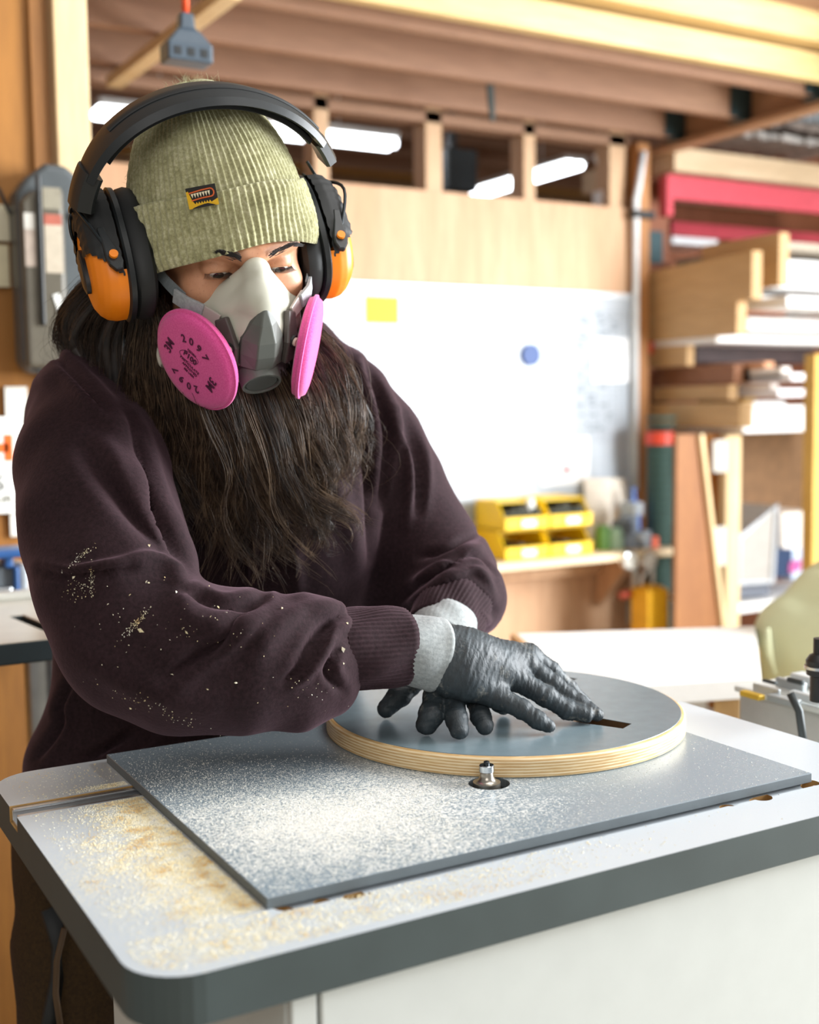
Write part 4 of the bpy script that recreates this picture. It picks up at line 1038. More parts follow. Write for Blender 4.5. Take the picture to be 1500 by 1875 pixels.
bx = lambda x0, y0, z0, x1, y1, z1, mat, name, bev=.002: MB().box((x0, y0, z0), (x1, y1, z1)).build(name, mat, hw, bevel=bev)
p = atz(1352, 1262, .875); q = atz(1440, 1300, .875)
x0, y1 = p[0], p[1]
bx(x0, y1-.20, .0, x0+.60, y1, .872, M_cast, 'machine_body', .006)
bx(x0-.004, y1-.205, .872, x0+.61, y1+.004, .880, plain('cast_top', '#c9ccc9', .4, .2), 'machine_top', .002)
def plate(px0, py0, px1, py1, z, h, mat, name='steel_plate'):
    a = atz(px0, py0, z); b = atz(px1, py1, z); xa, xb = sorted((a[0], b[0])); ya, yb = sorted((a[1], b[1]))
    bx(xa, ya, z-h, xb, yb, z, mat, name, .0015)
M_pl = plain('plate_pale', '#c8cfd2', .3, .3); M_pl2 = plain('plate_mid', '#9da4a6', .35, .4)
plate(1378, 1250, 1430, 1262, .895, .013, M_pl); plate(1428, 1238, 1470, 1252, .895, .013, M_pl2); plate(1470, 1228, 1500, 1245, .895, .013, M_pl)
plate(1455, 1262, 1500, 1278, .893, .011, M_pl); plate(1420, 1268, 1452, 1284, .890, .008, M_pl2)
plate(1440, 1240, 1475, 1246, .902, .006, M_castd); plate(1395, 1243, 1425, 1248, .900, .004, M_castd)
plate(1366, 1262, 1390, 1274, .888, .007, plain('brass_stop', '#c9a53a', .4, .3), 'brass_stop')
bx(x0+.085, y1-.27, .84, x0+.30, y1-.21, .885, M_cast, 'front_jaw', .004)
a = np.array(at(1447, 1300, 1.40)); MB().tube([a+np.array([0, 0, .02]), a+np.array([.004, -.01, .0]), a+np.array([.0, -.02, -.03]), a+np.array([.012, -.02, -.06])], .005, 8).build('latch', M_castd, hw, True)
a = np.array(at(1500, 1240, 1.33)); t = empty('threaded_knob', (a[0], a[1], .9), 'black cylindrical knob standing at the right edge over the grey machine', 'knob')
z0 = np.array(at(1500, 1285, 1.33))[2]; zt = np.array(at(1500, 1168, 1.33))[2]; c = (a[0]+.002, a[1], 0)
MB().lathe([(.001, z0), (.011, z0), (.011, z0+.028), (.015, z0+.030), (.016, z0+.046), (.012, z0+.052), (.008, z0+.054), (.008, zt), (.001, zt)], c=c, n=28).build('knob_body', M_black, t, True, auto=35)
MB().lathe([(.0155, z0+.036), (.0175, z0+.037), (.0175, z0+.040), (.0155, z0+.041)], c=c, n=28).build('steel_ring', M_steel, t, True, auto=35)

# ---------------- the woman ----------------
def A3(px, py, d): return np.array(at(px, py, d))
M_hood = None
def fleece(name, c1, c2):
    m, nt, p = newmat(name); v = coords(nt); f = noise(nt, v, 260, 4, .65); g = noise(nt, v, 9, 3)
    a = ramp(nt, math_(nt, 'ADD', math_(nt, 'MULTIPLY', f, .7), math_(nt, 'MULTIPLY', g, .3)), [(.35, srgb(c1)), (.68, srgb(c2))])
    nt.links.new(a, p.inputs['Base Color']); p.inputs['Roughness'].default_value = .9
    p.inputs['Sheen Weight'].default_value = .36; p.inputs['Sheen Roughness'].default_value = .45; p.inputs['Sheen Tint'].default_value = srgb('#a98794')
    p.inputs['Specular IOR Level'].default_value = .15
    bump(nt, p, f, .35, .0012); return m
M_hood = fleece('hoodie_fleece', '#1c1214', '#302024')
M_cuff = fleece('hoodie_rib', '#1c1214', '#302024')
M_tee = fleece('tee_grey', '#868b8b', '#a6aaa9'); M_tee.node_tree.nodes['Principled BSDF'].inputs['Sheen Weight'].default_value = .1
M_pant = fleece('work_trousers', '#2e2319', '#43331f'); M_pant.node_tree.nodes['Principled BSDF'].inputs['Sheen Weight'].default_value = .05
WO = (.47, 1.34, 0)
woman = empty('person', WO, 'person in plum hooded sweatshirt and olive beanie pressing a disc with gloved hands', 'person')

# hoodie
def hoodie():
    lo = np.array([-.10, .86, .52]); hi = np.array([1.02, 1.75, 1.50])
    f = Field(lo, hi, .0042)
    # trunk
    f.cone(A3(190, 800, 1.36), A3(585, 790, 1.50), .085, .080, .05)
    f.cone(A3(390, 790, 1.44), A3(400, 1050, 1.47), .125, .12, .05)
    f.cone(A3(300, 860, 1.42), A3(300, 1180, 1.44), .11, .12, .05)
    f.cone(A3(530, 830, 1.44), A3(535, 960, 1.42), .088, .096, .05); f.cone(A3(535, 960, 1.42), A3(528, 1130, 1.44), .096, .088, .05)
    f.cone(A3(310, 1150, 1.44), A3(230, 1430, 1.42), .105, .105, .05)
    f.cone(A3(470, 1150, 1.46), A3(430, 1440, 1.47), .115, .12, .05)
    f.cone(A3(250, 1200, 1.42), A3(160, 1400, 1.40), .045, .064, .04)
    # neck and hood rolled behind the neck
    f.cone(A3(260, 700, 1.38), A3(540, 690, 1.50), .065, .065, .05)
    f.cone(A3(235, 635, 1.36), A3(330, 610, 1.44), .045, .06, .03)
    f.cone(A3(330, 600, 1.44), A3(540, 640, 1.50), .06, .05, .03)
    nk = A3(392, 690, 1.42)+np.array([0, .13, .03])
    f.chain([A3(262, 655, 1.39), nk+np.array([-.07, -.03, 0]), nk+np.array([.03, .0, -.01]), A3(545, 665, 1.51)], [.034, .040, .040, .034], .02)
    f.cone(nk+np.array([-.03, .03, -.03]), nk+np.array([-.02, .07, -.17]), .055, .040, .03); f.cone(nk+np.array([.05, .02, -.04]), nk+np.array([.0, .07, -.17]), .045, .036, .03)
    # her right sleeve (left in the photograph)
    f.chain([A3(170, 752, 1.32), A3(171, 860, 1.25), A3(183, 960, 1.20), A3(212, 1075, 1.15), A3(248, 1168, 1.125)], [.067, .073, .074, .071, .067], .03)
    f.chain([A3(248, 1168, 1.125), A3(335, 1202, 1.115), A3(450, 1213, 1.12), A3(535, 1212, 1.135), A3(588, 1200, 1.145)], [.070, .068, .063, .056, .044], .02)
    f.cone(A3(560, 1128, 1.13), A3(604, 1140, 1.135), .024, .022, .010)
    f.cone(A3(600, 1262, 1.14), A3(550, 1272, 1.13), .026, .034, .012)
    # her left sleeve
    f.chain([A3(625, 715, 1.48), A3(672, 800, 1.47), A3(715, 890, 1.46), A3(765, 985, 1.45), A3(815, 1055, 1.43)], [.052, .058, .062, .062, .060], .025)
    f.chain([A3(815, 1055, 1.43), A3(840, 1093, 1.385), A3(832, 1112, 1.352)], [.060, .053, .041], .014)
    f.cone(A3(705, 960, 1.47), A3(735, 1090, 1.45), .04, .045, .03)
    # open the cuff end of the left sleeve
    V_, F = f.mesh(); V_ = relax(V_, F, 2, .5); N_ = vnorm(V_, F)
    F_ = lambda *a, **k: None
    def fd(V_, pts, w, h, mode='crease', dr=None): return fold(V_, vnorm(V_, F), pts, w, min(h*2.1, .0115), mode, drange=dr)
    # raglan / arm-to-body shadow line
    for pts, w, h, mode, dr in (
        ([(232, 770), (262, 850), (285, 930), (322, 1000), (345, 1062)], 16, .012, 'crease', None),
        ([(110, 1055), (180, 1050), (240, 1030), (290, 1022), (318, 1040), (345, 1078)], 13, .008, 'ridge', (1.0, 1.30)),
        ([(70, 1045), (130, 1058), (185, 1052), (245, 1040)], 9, .005, 'crease', (1.0, 1.30)),
        ([(335, 1078), (400, 1112), (455, 1106), (482, 1098)], 17, .010, 'crease', (1.0, 1.25)),
        ([(640, 1120), (600, 1140), (570, 1180), (535, 1240)], 17, .011, 'crease', (1.0, 1.25)),
        ([(482, 1096), (445, 1128), (405, 1172), (350, 1210), (300, 1245)], 19, .011, 'crease', (1.0, 1.25)),
        ([(625, 1110), (560, 1120), (500, 1160), (470, 1200)], 18, .005, 'ridge', (1.0, 1.25)),
        ([(612, 1190), (600, 1230), (625, 1262)], 10, .005, 'crease', (1.0, 1.25)),
        ([(600, 1150), (590, 1175), (560, 1215), (520, 1250)], 9, .004, 'crease', (1.0, 1.25)),
        ([(330, 1080), (350, 1130), (420, 1150), (500, 1140)], 26, .006, 'ridge', (1.0, 1.25)),
        ([(140, 1180), (260, 1260), (420, 1290)], 30, .004, 'ridge', (1.0, 1.25)),
        ([(70, 700), (120, 690), (170, 740), (230, 800)], 18, .006, 'ridge', None),
        ([(100, 650), (150, 700), (205, 760)], 12, .005, 'crease', None),
        ([(150, 820), (200, 880), (260, 950), (310, 1010)], 34, .006, 'crease', (1.0, 1.32)),
        ([(205, 830), (230, 880), (270, 960), (300, 1010)], 14, .004, 'ridge', (1.0, 1.32)),
        # right-hand sleeve: long drapes from the shoulder
        ([(645, 655), (655, 740), (668, 830), (672, 930), (668, 1020)], 12, .012, 'crease', (1.2, 1.6)),
        ([(662, 670), (682, 740), (690, 820), (685, 880)], 10, .008, 'ridge', (1.2, 1.6)),
        ([(672, 660), (700, 740), (710, 810), (700, 890), (690, 930)], 9, .009, 'crease', (1.2, 1.6)),
        ([(690, 690), (722, 760), (745, 830), (752, 900), (745, 960)], 11, .007, 'ridge', (1.2, 1.6)),
        ([(735, 760), (765, 830), (770, 890), (765, 940)], 10, .005, 'crease', (1.2, 1.6)),
        ([(880, 975), (850, 990), (820, 1010), (770, 1020)], 9, .008, 'crease', (1.2, 1.6)),
        ([(885, 1000), (860, 1012), (835, 1035), (800, 1050), (760, 1075)], 8, .007, 'ridge', (1.2, 1.6)),
        ([(905, 1050), (880, 1020), (845, 1022), (805, 1055), (760, 1080), (730, 1105)], 8, .009, 'crease', (1.2, 1.6)),
        ([(905, 1090), (875, 1050), (835, 1055), (790, 1085), (745, 1110)], 8, .007, 'ridge', (1.2, 1.6)),
        ([(905, 1120), (865, 1085), (830, 1075), (790, 1098), (750, 1120)], 7, .008, 'crease', (1.2, 1.6)),
        ([(900, 1145), (860, 1110), (820, 1100), (785, 1110)], 7, .005, 'ridge', (1.2, 1.6)),
        # trunk
        ([(140, 1230), (110, 1290), (110, 1330), (70, 1390)], 8, .005, 'crease', (1.25, 1.7)),
        ([(240, 1340), (190, 1375), (140, 1392)], 10, .008, 'crease', (1.2, 1.7)),
        ([(300, 1330), (250, 1365), (180, 1395)], 12, .005, 'ridge', (1.2, 1.7)),
        ([(440, 950), (446, 1020), (450, 1085)], 16, .006, 'crease', (1.25, 1.7)),
        ([(600, 870), (640, 960), (655, 1060)], 18, .004, 'ridge', (1.25, 1.7)),
        ([(540, 1000), (545, 1090)], 12, .003, 'ridge', (1.25, 1.7)),
        ):
        V_ = fd(V_, pts, w, h, mode, dr)
    N_ = vnorm(V_, F); V_ = V_+N_*(.0025*vnoise(V_*14)+.0009*vnoise(V_*38))[:, None]
    V_ = relax(V_, F, 1, .3)
    return fobj('hooded_sweatshirt', V_, F, M_hood, woman, label='plum fleece hooded sweatshirt')
hoodie_o = hoodie()

# ribbed cuff: tube around an axis with fine ribs
def ribbed(name, c0, c1, r0, r1, mat, ribs=64, amp=.0006, rows=14, parent=woman, th=.004, ell_=1.0, up=(0, 0, 1), wob=0, label=None, hem=0):
    c0 = Vector(c0); c1 = Vector(c1); t = (c1-c0).normalized(); ux = t.cross(Vector(up)).normalized(); uy = ux.cross(t)
    n = ribs*4; q = MB(); vs = []; fs = []
    prof = [(i/(rows-1), 0) for i in range(rows)]+[(1, -th), (.6, -th)]
    for (s_, off) in prof:
        for k in range(n):
            a = 2*math.pi*k/n; r_ = r0+(r1-r0)*s_+off+amp*math.cos(ribs*a)+.0022*wob*math.sin(3*a+5*s_)+.0015*wob*math.sin(5*a-7*s_)+.002*math.sin(math.pi*s_)
            if hem and s_ > .85 and off == 0: r_ += .0012
            vs.append(tuple(c0+t*((c1-c0).length*s_+.003*wob*math.sin(2*a)*s_)+ux*r_*math.cos(a)+uy*r_*ell_*math.sin(a)))
    m = len(prof)
    for i in range(m-1):
        for k in range(n): a = i*n+k; b = i*n+(k+1) % n; fs.append((a, b, b+n, a+n))
    q.add(vs, fs); return q.build(name, mat, parent, smooth=True, label=label)
ribbed('sleeve_cuff', A3(612, 1192, 1.147), A3(738, 1183, 1.178), .0385, .0375, M_cuff, 52, .0005, wob=.6, label='ribbed sleeve cuff')
ribbed('sleeve_cuff', A3(835, 1105, 1.36), A3(800, 1165, 1.285), .043, .036, M_cuff, 52, .0007, wob=.6, label='ribbed sleeve cuff')
# grey shirt cuffs folded out of the sleeves
ribbed('shirt_cuff', A3(725, 1184, 1.172), A3(797, 1199, 1.190), .0315, .0368, M_tee, 40, .0001, wob=.35, ell_=.98, th=.003, label='grey shirt cuff over the glove end', hem=1)
ribbed('shirt_cuff', A3(813, 1148, 1.303), A3(800, 1187, 1.260), .0365, .0350, M_tee, 40, .0001, wob=.5, th=.003, label='grey shirt cuff over the glove end')
# drawstring
MB().tube([A3(522, 960, 1.335), A3(532, 1010, 1.335), A3(540, 1060, 1.33), A3(543, 1110, 1.33)], .0028, 8).build('drawstring', M_cuff, woman, True)

# trousers and boots (mostly hidden behind the table)
def legs():
    f = Field((.02, 1.14, .0), (.80, 1.70, .80), .010)
    hipL = np.array([.36, 1.40, .74]); hipR = np.array([.57, 1.43, .74])
    f.cone(hipL, hipR, .105, .10, .05); f.cone((.345, 1.38, .62), (.33, 1.34, .40), .098, .072, .03); f.cone((.33, 1.34, .40), (.33, 1.42, .08), .070, .055, .03)
    f.cone((.58, 1.42, .62), (.60, 1.36, .40), .094, .070, .03); f.cone((.60, 1.36, .40), (.60, 1.46, .08), .068, .055, .03)
    f.cone((.40, 1.40, .70), (.55, 1.42, .70), .11, .11, .05)
    V_, F = f.mesh(); V_ = relax(V_, F, 2); N_ = vnorm(V_, F); V_ = V_+N_*(.006*vnoise(V_*9)+.003*vnoise(V_*26))[:, None]
    fobj('work_trousers', V_, F, M_pant, woman, label='dark brown work trousers')
    for x, y in ((.33, 1.42), (.60, 1.46)):
        g = Field((x-.08, y-.26, -.01), (x+.08, y+.12, .16), .006)
        g.cone((x, y+.02, .13), (x, y+.01, .05), .052, .05, .02); g.cone((x, y, .04), (x, y-.18, .035), .045, .038, .02); g.half((0, 0, .002), (0, 0, -1))
        V_, F = g.mesh(); fobj('work_boot', relax(V_, F, 1), F, plain('boot_leather', '#3b2a1d', .6, bmp=.1), woman)
legs()
# tool pouch / hammer loop hanging at the hip, seen left of the table
q = MB(); q.ribbon([A3(98, 1660, 1.33), A3(112, 1730, 1.33), A3(104, 1790, 1.32), A3(98, 1850, 1.32), A3(96, 1900, 1.32)], (1, .3, 0), [.03, .02, .012, .022, .03], .008)
q.build('hip_strap', plain('strap_dark', '#15181a', .6), woman, True)
MB().tube([A3(118, 1700, 1.30), A3(104, 1760, 1.30), A3(102, 1820, 1.30), A3(112, 1890, 1.30)], .0035, 8).build('side_seam', plain('seam_brown', '#4e3a24', .7), woman, True)

# body under the clothes: one continuous figure (head, neck, trunk, arms, hands inside the gloves)

# ---------------- head frame: x to her left, y to the back of the head, z up ----------------
def head_frame(psi, th, rho):
    p, t, r = np.radians([psi, th, rho])
    f = np.array([np.sin(p)*np.cos(t), -np.sin(t), np.cos(p)*np.cos(t)]); l = np.array([np.cos(p), 0, -np.sin(p)]); u = np.array([np.sin(p)*np.sin(t), np.cos(t), np.cos(p)*np.sin(t)])
    Z = np.array([[np.cos(r), -np.sin(r), 0], [np.sin(r), np.cos(r), 0], [0, 0, 1]])
    return np.stack([Rv, Uv, -Fv], 1) @ Z @ np.stack([l, -f, u], 1)
HR = head_frame(22.1, 41.4, 10.3); HO = A3(409.2, 425.5, 1.2166)
HM = Matrix([[*HR[i], HO[i]] for i in range(3)]+[[0, 0, 0, 1]])
def H(P): return np.asarray(P, float) @ HR.T + HO
def hbuild(mb, *a, **k):
    mb.v = [tuple(p) for p in H(np.array(mb.v))]; return mb.build(*a, **k)
def hfield(f, name, mat, parent, it=1, disp=None, **k):
    V_, F = f.mesh(); V_ = relax(V_, F, it, .5)
    if disp is not None: V_ = V_+vnorm(V_, F)*disp(V_)[:, None]
    return fobj(name, H(V_), F, mat, parent, **k)

def skin(name, c1, c2):
    m, nt, p = newmat(name); v = coords(nt); f = noise(nt, v, 40, 5, .6); s = noise(nt, v, 500, 2, .5)
    nt.links.new(mixc(nt, ramp(nt, s, [(.62, (0, 0, 0, 1)), (.72, (.35,)*3+(1,))]), ramp(nt, f, [(.3, srgb(c1)), (.7, srgb(c2))]), srgb('#9a5c40')), p.inputs['Base Color'])
    p.inputs['Roughness'].default_value = .46; p.inputs['Subsurface Weight'].default_value = .12; p.inputs['Subsurface Radius'].default_value = (.6, .25, .12); p.inputs['Subsurface Scale'].default_value = .01
    bump(nt, p, noise(nt, v, 900, 3, .6), .12, .0006); return m
M_skin = skin('skin', '#bd8463', '#cf9877')

def face():
    f = Field((-.10, -.132, -.17), (.10, .13, .15), .0018)
    f.ell((0, .014, .026), (.075, .093, .074), .0)
    f.ell((0, -.030, -.022), (.064, .062, .082), .03)
    f.cone((-.04, -.045, -.078), (0, -.078, -.098), .02, .02, .03).cone((.04, -.045, -.078), (0, -.078, -.098), .02, .02, .03)
    for s in (-1, 1):
        f.ell((s*.040, -.070, -.026), (.021, .018, .020), .018)                 # cheek bone
        f.cone((s*.008, -.092, .022), (s*.044, -.076, .024), .0105, .010, .012)  # brow
        f.ell((s*.030, -.104, .004), (.018, .014, .0115), .009, sub=True)        # socket
        f.cone((s*.075, .0, -.02), (s*.076, .012, .02), .008, .010, .006)        # ear
    f.cone((0, -.092, .014), (0, -.112, -.026), .0075, .0100, .010); f.ell((0, -.114, -.032), (.0115, .010, .010), .008)
    for s in (-1, 1): f.ell((s*.012, -.104, -.036), (.008, .009, .008), .005)
    f.ell((0, -.094, -.062), (.022, .010, .010), .008)                            # mouth
    for s in (-1, 1):
        c = np.array([s*.031, -.0790, .0045])
        f.ell(c, (.0148, .0132, .0130), .0030)                                    # closed lid volume over the ball
        f.ell(c+np.array([0, -.0125, -.0040]), (.0118, .0080, .0030), .0008, sub=True)   # opening between the lids
        f.cone(c+np.array([-.012, -.0090, .0066]), c+np.array([.012, -.0070, .0066]), .0005, .0005, .0012, sub=True)  # lid crease
        f.cone(c+np.array([-.010, -.0120, -.0082]), c+np.array([.011, -.0100, -.0070]), .0006, .0005, .0020, sub=True)  # under-eye line
    f.cone((0, .030, -.06), (.008, .060, -.18), .056, .060, .03)                  # neck
    V_, F = f.mesh(); V_ = relax(V_, F, 1, .5); V_ = H(V_)
    # trunk, arms and hands under the clothes, same figure
    g = Field((-.06, .92, .62), (.98, 1.70, 1.55), .008)
    nb = H((.008, .06, -.17)); ch = A3(390, 800, 1.45)
    g.cone(H((.006, .045, -.12)), ch+np.array([0, 0, .12]), .050, .06, .04)
    g.cone(ch+np.array([-.10, 0, .06]), ch+np.array([.12, .02, .05]), .06, .055, .05)
    g.cone(ch, A3(400, 1150, 1.47), .10, .10, .06); g.cone(A3(330, 1150, 1.47), A3(430, 1330, 1.50), .10, .10, .06)
    g.chain([A3(160, 760, 1.33), A3(170, 960, 1.21), A3(230, 1170, 1.13)], [.05, .042, .036], .03)
    g.chain([A3(230, 1170, 1.13), A3(500, 1205, 1.13), A3(760, 1192, 1.18), A3(830, 1205, 1.19), A3(900, 1230, 1.20)], [.036, .034, .025, .024, .014], .015)
    g.chain([A3(625, 730, 1.49), A3(720, 900, 1.46), A3(815, 1060, 1.43)], [.045, .040, .035], .03)
    g.chain([A3(815, 1060, 1.43), A3(822, 1120, 1.34), A3(808, 1175, 1.285), A3(826, 1215, 1.25)], [.035, .03, .022, .014], .015)
    V2, F2 = g.mesh(); V2 = relax(V2, F2, 1)
    return fobj('body', np.concatenate([V_, V2]), np.concatenate([F, F2+len(V_)]), M_skin, woman)
face()
# eyes, looking down at the work
def eye_mat():
    m, nt, p = newmat('eye_ball'); tc = nt.nodes.new('ShaderNodeTexCoord'); mp = nt.nodes.new('ShaderNodeMapping'); nt.links.new(tc.outputs['Object'], mp.inputs[0])
    L = nt.nodes.new('ShaderNodeVectorMath'); L.operation = 'DISTANCE'; nt.links.new(tc.outputs['Object'], L.inputs[0]); L.inputs[1].default_value = (0, 0, .0122)
    nt.links.new(ramp(nt, math_(nt, 'MULTIPLY', L.outputs['Value'], 80), [(.0, (0.005, .004, .003, 1)), (.17, (0.006, .005, .004, 1)), (.2, srgb('#4a2d18')), (.42, srgb('#2a180d')), (.48, srgb('#d9cfc6'))]), p.inputs['Base Color'])
    p.inputs['Roughness'].default_value = .12; p.inputs['Coat Weight'].default_value = .6; return m
M_eye = eye_mat()
for s in (-1, 1):
    c = H((s*.031, -.0790, .0045)); d = HR @ np.array([-.02, -.90, -.44]); d /= np.linalg.norm(d)
    m = MB().lathe([(.0122*math.sin(math.pi*k/16)+1e-5, .0122*math.cos(math.pi*k/16)) for k in range(17)], n=24)
    e = m.build('eye', M_eye, None, True, local=True); q = Vector(d).to_track_quat('Z', 'Y'); e.matrix_basis = Matrix.Translation(c) @ q.to_matrix().to_4x4(); e.parent = woman; e.matrix_parent_inverse = MWI(woman)
M_hair = None
def hairmat(name, c1, c2, rough=.38):
    m, nt, p = newmat(name); g = nt.nodes.new('ShaderNodeNewGeometry'); f = noise(nt, g.outputs['Position'], 55, 2, .6)
    nt.links.new(ramp(nt, f, [(.3, srgb(c1)), (.7, srgb(c2))]), p.inputs['Base Color']); p.inputs['Roughness'].default_value = rough
    p.inputs['Specular IOR Level'].default_value = .55; p.inputs['Anisotropic'].default_value = .6; return m
M_hair = [hairmat('hair_dark', '#1b120e', '#33241b', .36), hairmat('hair_brown', '#281c15', '#4f3b2b', .34), hairmat('hair_light', '#513e2f', '#7c6650', .34)]; M_brow = hairmat('brow_hair', '#120c0a', '#241813', .6)
def hairs(name, strands, mat, parent, n=3, **k):
    """strands = list of (points, radii[, material index]); one mesh of thin tapering tubes"""
    vs = []; fs = []; mi = []
    for st_ in strands:
        P, R_ = st_[:2]; P = np.array(P); mi += [st_[2] if len(st_) > 2 else 0]*((len(P)-1)*n); t = np.gradient(P, axis=0); t /= np.maximum(np.linalg.norm(t, axis=1), 1e-9)[:, None]
        ref = np.array([.3, .2, .93]); a = np.cross(t, ref); a /= np.maximum(np.linalg.norm(a, axis=1), 1e-9)[:, None]; b = np.cross(t, a)
        base = len(vs); R_ = np.broadcast_to(R_, (len(P),))
        ang = np.arange(n)*2*np.pi/n
        ring = P[:, None]+(a[:, None]*np.cos(ang)[None, :, None]+b[:, None]*np.sin(ang)[None, :, None])*R_[:, None, None]
        vs.extend(ring.reshape(-1, 3)); 
        for i in range(len(P)-1):
            for j in range(n): fs.append((base+i*n+j, base+i*n+(j+1) % n, base+(i+1)*n+(j+1) % n, base+(i+1)*n+j))
    o = fobj(name, np.array(vs), np.array(fs), mat, parent, **k)
    if any(mi): o.data.polygons.foreach_set('material_index', mi)
    return o
rr = np.random.RandomState(11)
for s in (-1, 1):
    st = []
    for i in range(170):
        t = rr.rand()*(.5 if s < 0 else 1); x = .013+t*.036; z = .0235+.0060*math.sin(min(1, t*1.25)*1.9)-.006*max(0, t-.7)/.3+rr.randn()*.0016*(1-.5*t); y = -.1045+.018*t**2+.002
        d = np.array([s*.8, .25*t, .55-.9*t]); d /= np.linalg.norm(d); L = .0065+.004*rr.rand()
        p0 = np.array([s*x, y, z]); st.append((H([p0, p0+d*L*.5+(0, -.0006, 0), p0+d*L]), [.00040, .00034, .00008]))
    hairs('eyebrow', st, M_brow, woman)
    st = []
    for i in range(44):
        t = i/43; x = s*(.031)+(-.0125+.025*t)*1.0; y = -.0925+.007*(abs(t-.5)*2)**2; z = .0028-.0035*(abs(t-.5)*2)**2*.4
        p0 = np.array([x, y, z]); o_ = (t-.5)*.006
        st.append((H([p0, p0+(o_*.5, -.0035, -.0022), p0+(o_*1.2, -.0068, -.0020)]), [.00027, .00022, .00006]))
    hairs('eyelashes', st, M_brow, woman)

# ---------------- beanie ----------------
TB = math.radians(28)
ub = np.array([0, math.sin(TB), math.cos(TB)]); bb_ = np.array([0, math.cos(TB), -math.sin(TB)]); xb_ = np.array([1., 0, 0])
RB = math.radians(5.5); xb_, ub = xb_*math.cos(RB)+ub*math.sin(RB), ub*math.cos(RB)-xb_*math.sin(RB)
def knit():
    m, nt, p = newmat('olive_knit'); v = coords(nt); f = noise(nt, v, 330, 4, .7); g = noise(nt, v, 60, 3, .6)
    nt.links.new(ramp(nt, math_(nt, 'ADD', math_(nt, 'MULTIPLY', f, .6), math_(nt, 'MULTIPLY', g, .4)), [(.33, srgb('#7d7b58')), (.5, srgb('#a3a07a')), (.68, srgb('#c9c6a6'))]), p.inputs['Base Color'])
    p.inputs['Roughness'].default_value = .95; p.inputs['Sheen Weight'].default_value = .7; p.inputs['Sheen Roughness'].default_value = .5; p.inputs['Sheen Tint'].default_value = srgb('#dcdcc0')
    p.inputs['Specular IOR Level'].default_value = .1; bump(nt, p, f, .55, .0012); return m
M_knit = knit()
RIBS = 84
def beanie_surface(z0, z1, rows, ext, crown, seed=0, inner=False, sub=6):
    n = RIBS*sub; a = np.arange(n)*2*np.pi/n; out = []
    for i in range(rows):
        s = i/(rows-1)
        if crown:
            # profile: straight wall then dome gathered at the top
            zt = .149; z = z0+(zt-z0)*math.sin(s*math.pi/2)**1.0; h = max(0, (z-z0)/(zt-z0)); w = max(.0, (1-h**2.05))**.5
            if i == rows-1: w = .02
            z = z
        else:
            z = z0+(z1-z0)*s; w = 1.0-.02*max(0, s-.2)+(-.012*math.exp(-(s/.08)**2)-.015*math.exp(-((1-s)/.06)**2))
        rx, ry = (.0905+ext)*w, (.1075+ext)*w
        rib = np.cos(RIBS*a); rib = np.sign(rib)*np.abs(rib)**.7*.0011*(w if crown else 1)
        st = .00025*np.cos(RIBS*a*1.0+np.pi)*np.cos(i*2.2)
        lump = .0016*np.sin(3*a+4*s+seed)+.0012*np.sin(7*a-6*s+seed)+(.004*np.sin(2*a+1+3*s)*s if crown else 0)
        x = (rx+rib+st+lump)*np.cos(a); y = (ry+rib+st+lump)*np.sin(a)
        zz = z+(-.006*np.cos(2*a)*(1-s) if not crown else 0)+.0012*np.sin(5*a+seed)
        off = .012*max(0, (z-.02)/.13)**1.5 if crown else 0
        P = (x[:, None]-.001)*xb_+(y+off+.004)[:, None]*bb_+np.broadcast_to(zz, x.shape)[:, None]*ub
        out.append(P)
    return np.array(out), n
def grid_faces(rows, n):
    i = np.arange(rows-1)[:, None]; k = np.arange(n)[None]; k2 = (k+1) % n
    return np.stack([i*n+k, i*n+k2, (i+1)*n+k2, (i+1)*n+k], -1).reshape(-1, 4)
P, n = beanie_surface(-.010, 0, 64, -.001, True); PB = P.reshape(-1, 3).copy()
bean = fobj('beanie', H(P.reshape(-1, 3)), grid_faces(64, n), M_knit, woman, label='olive-green ribbed wool beanie')
P, n = beanie_surface(-.024, .038, 30, .004, False, 2)
inn = P[::-1]*1.0; Pin = []
for row in (P[0], P[0]*.955+ub*.002, P[15]*.955): Pin.append(row)
P2 = np.concatenate([np.array([P[15]*.95, P[4]*.95, P[0]*.965]), P, np.array([P[-1]*.965])])
fobj('beanie_cuff', H(P2.reshape(-1, 3)), grid_faces(len(P2), n), M_knit, bean, label='folded-up ribbed cuff')
# wool fuzz on the crown
st = []
for i in range(700):
    p0 = PB[rr.randint(len(PB)//4, len(PB)-n)]; d = rr.randn(3)*.5+p0/np.linalg.norm(p0); d /= np.linalg.norm(d)
    e = rr.randn(3)*.0016; st.append((H([p0, p0+d*.003+e, p0+d*.0045+e*2]), [.00010, .00008, .00004]))
hairs('wool_fuzz', st, M_knit, bean, kind='stuff')
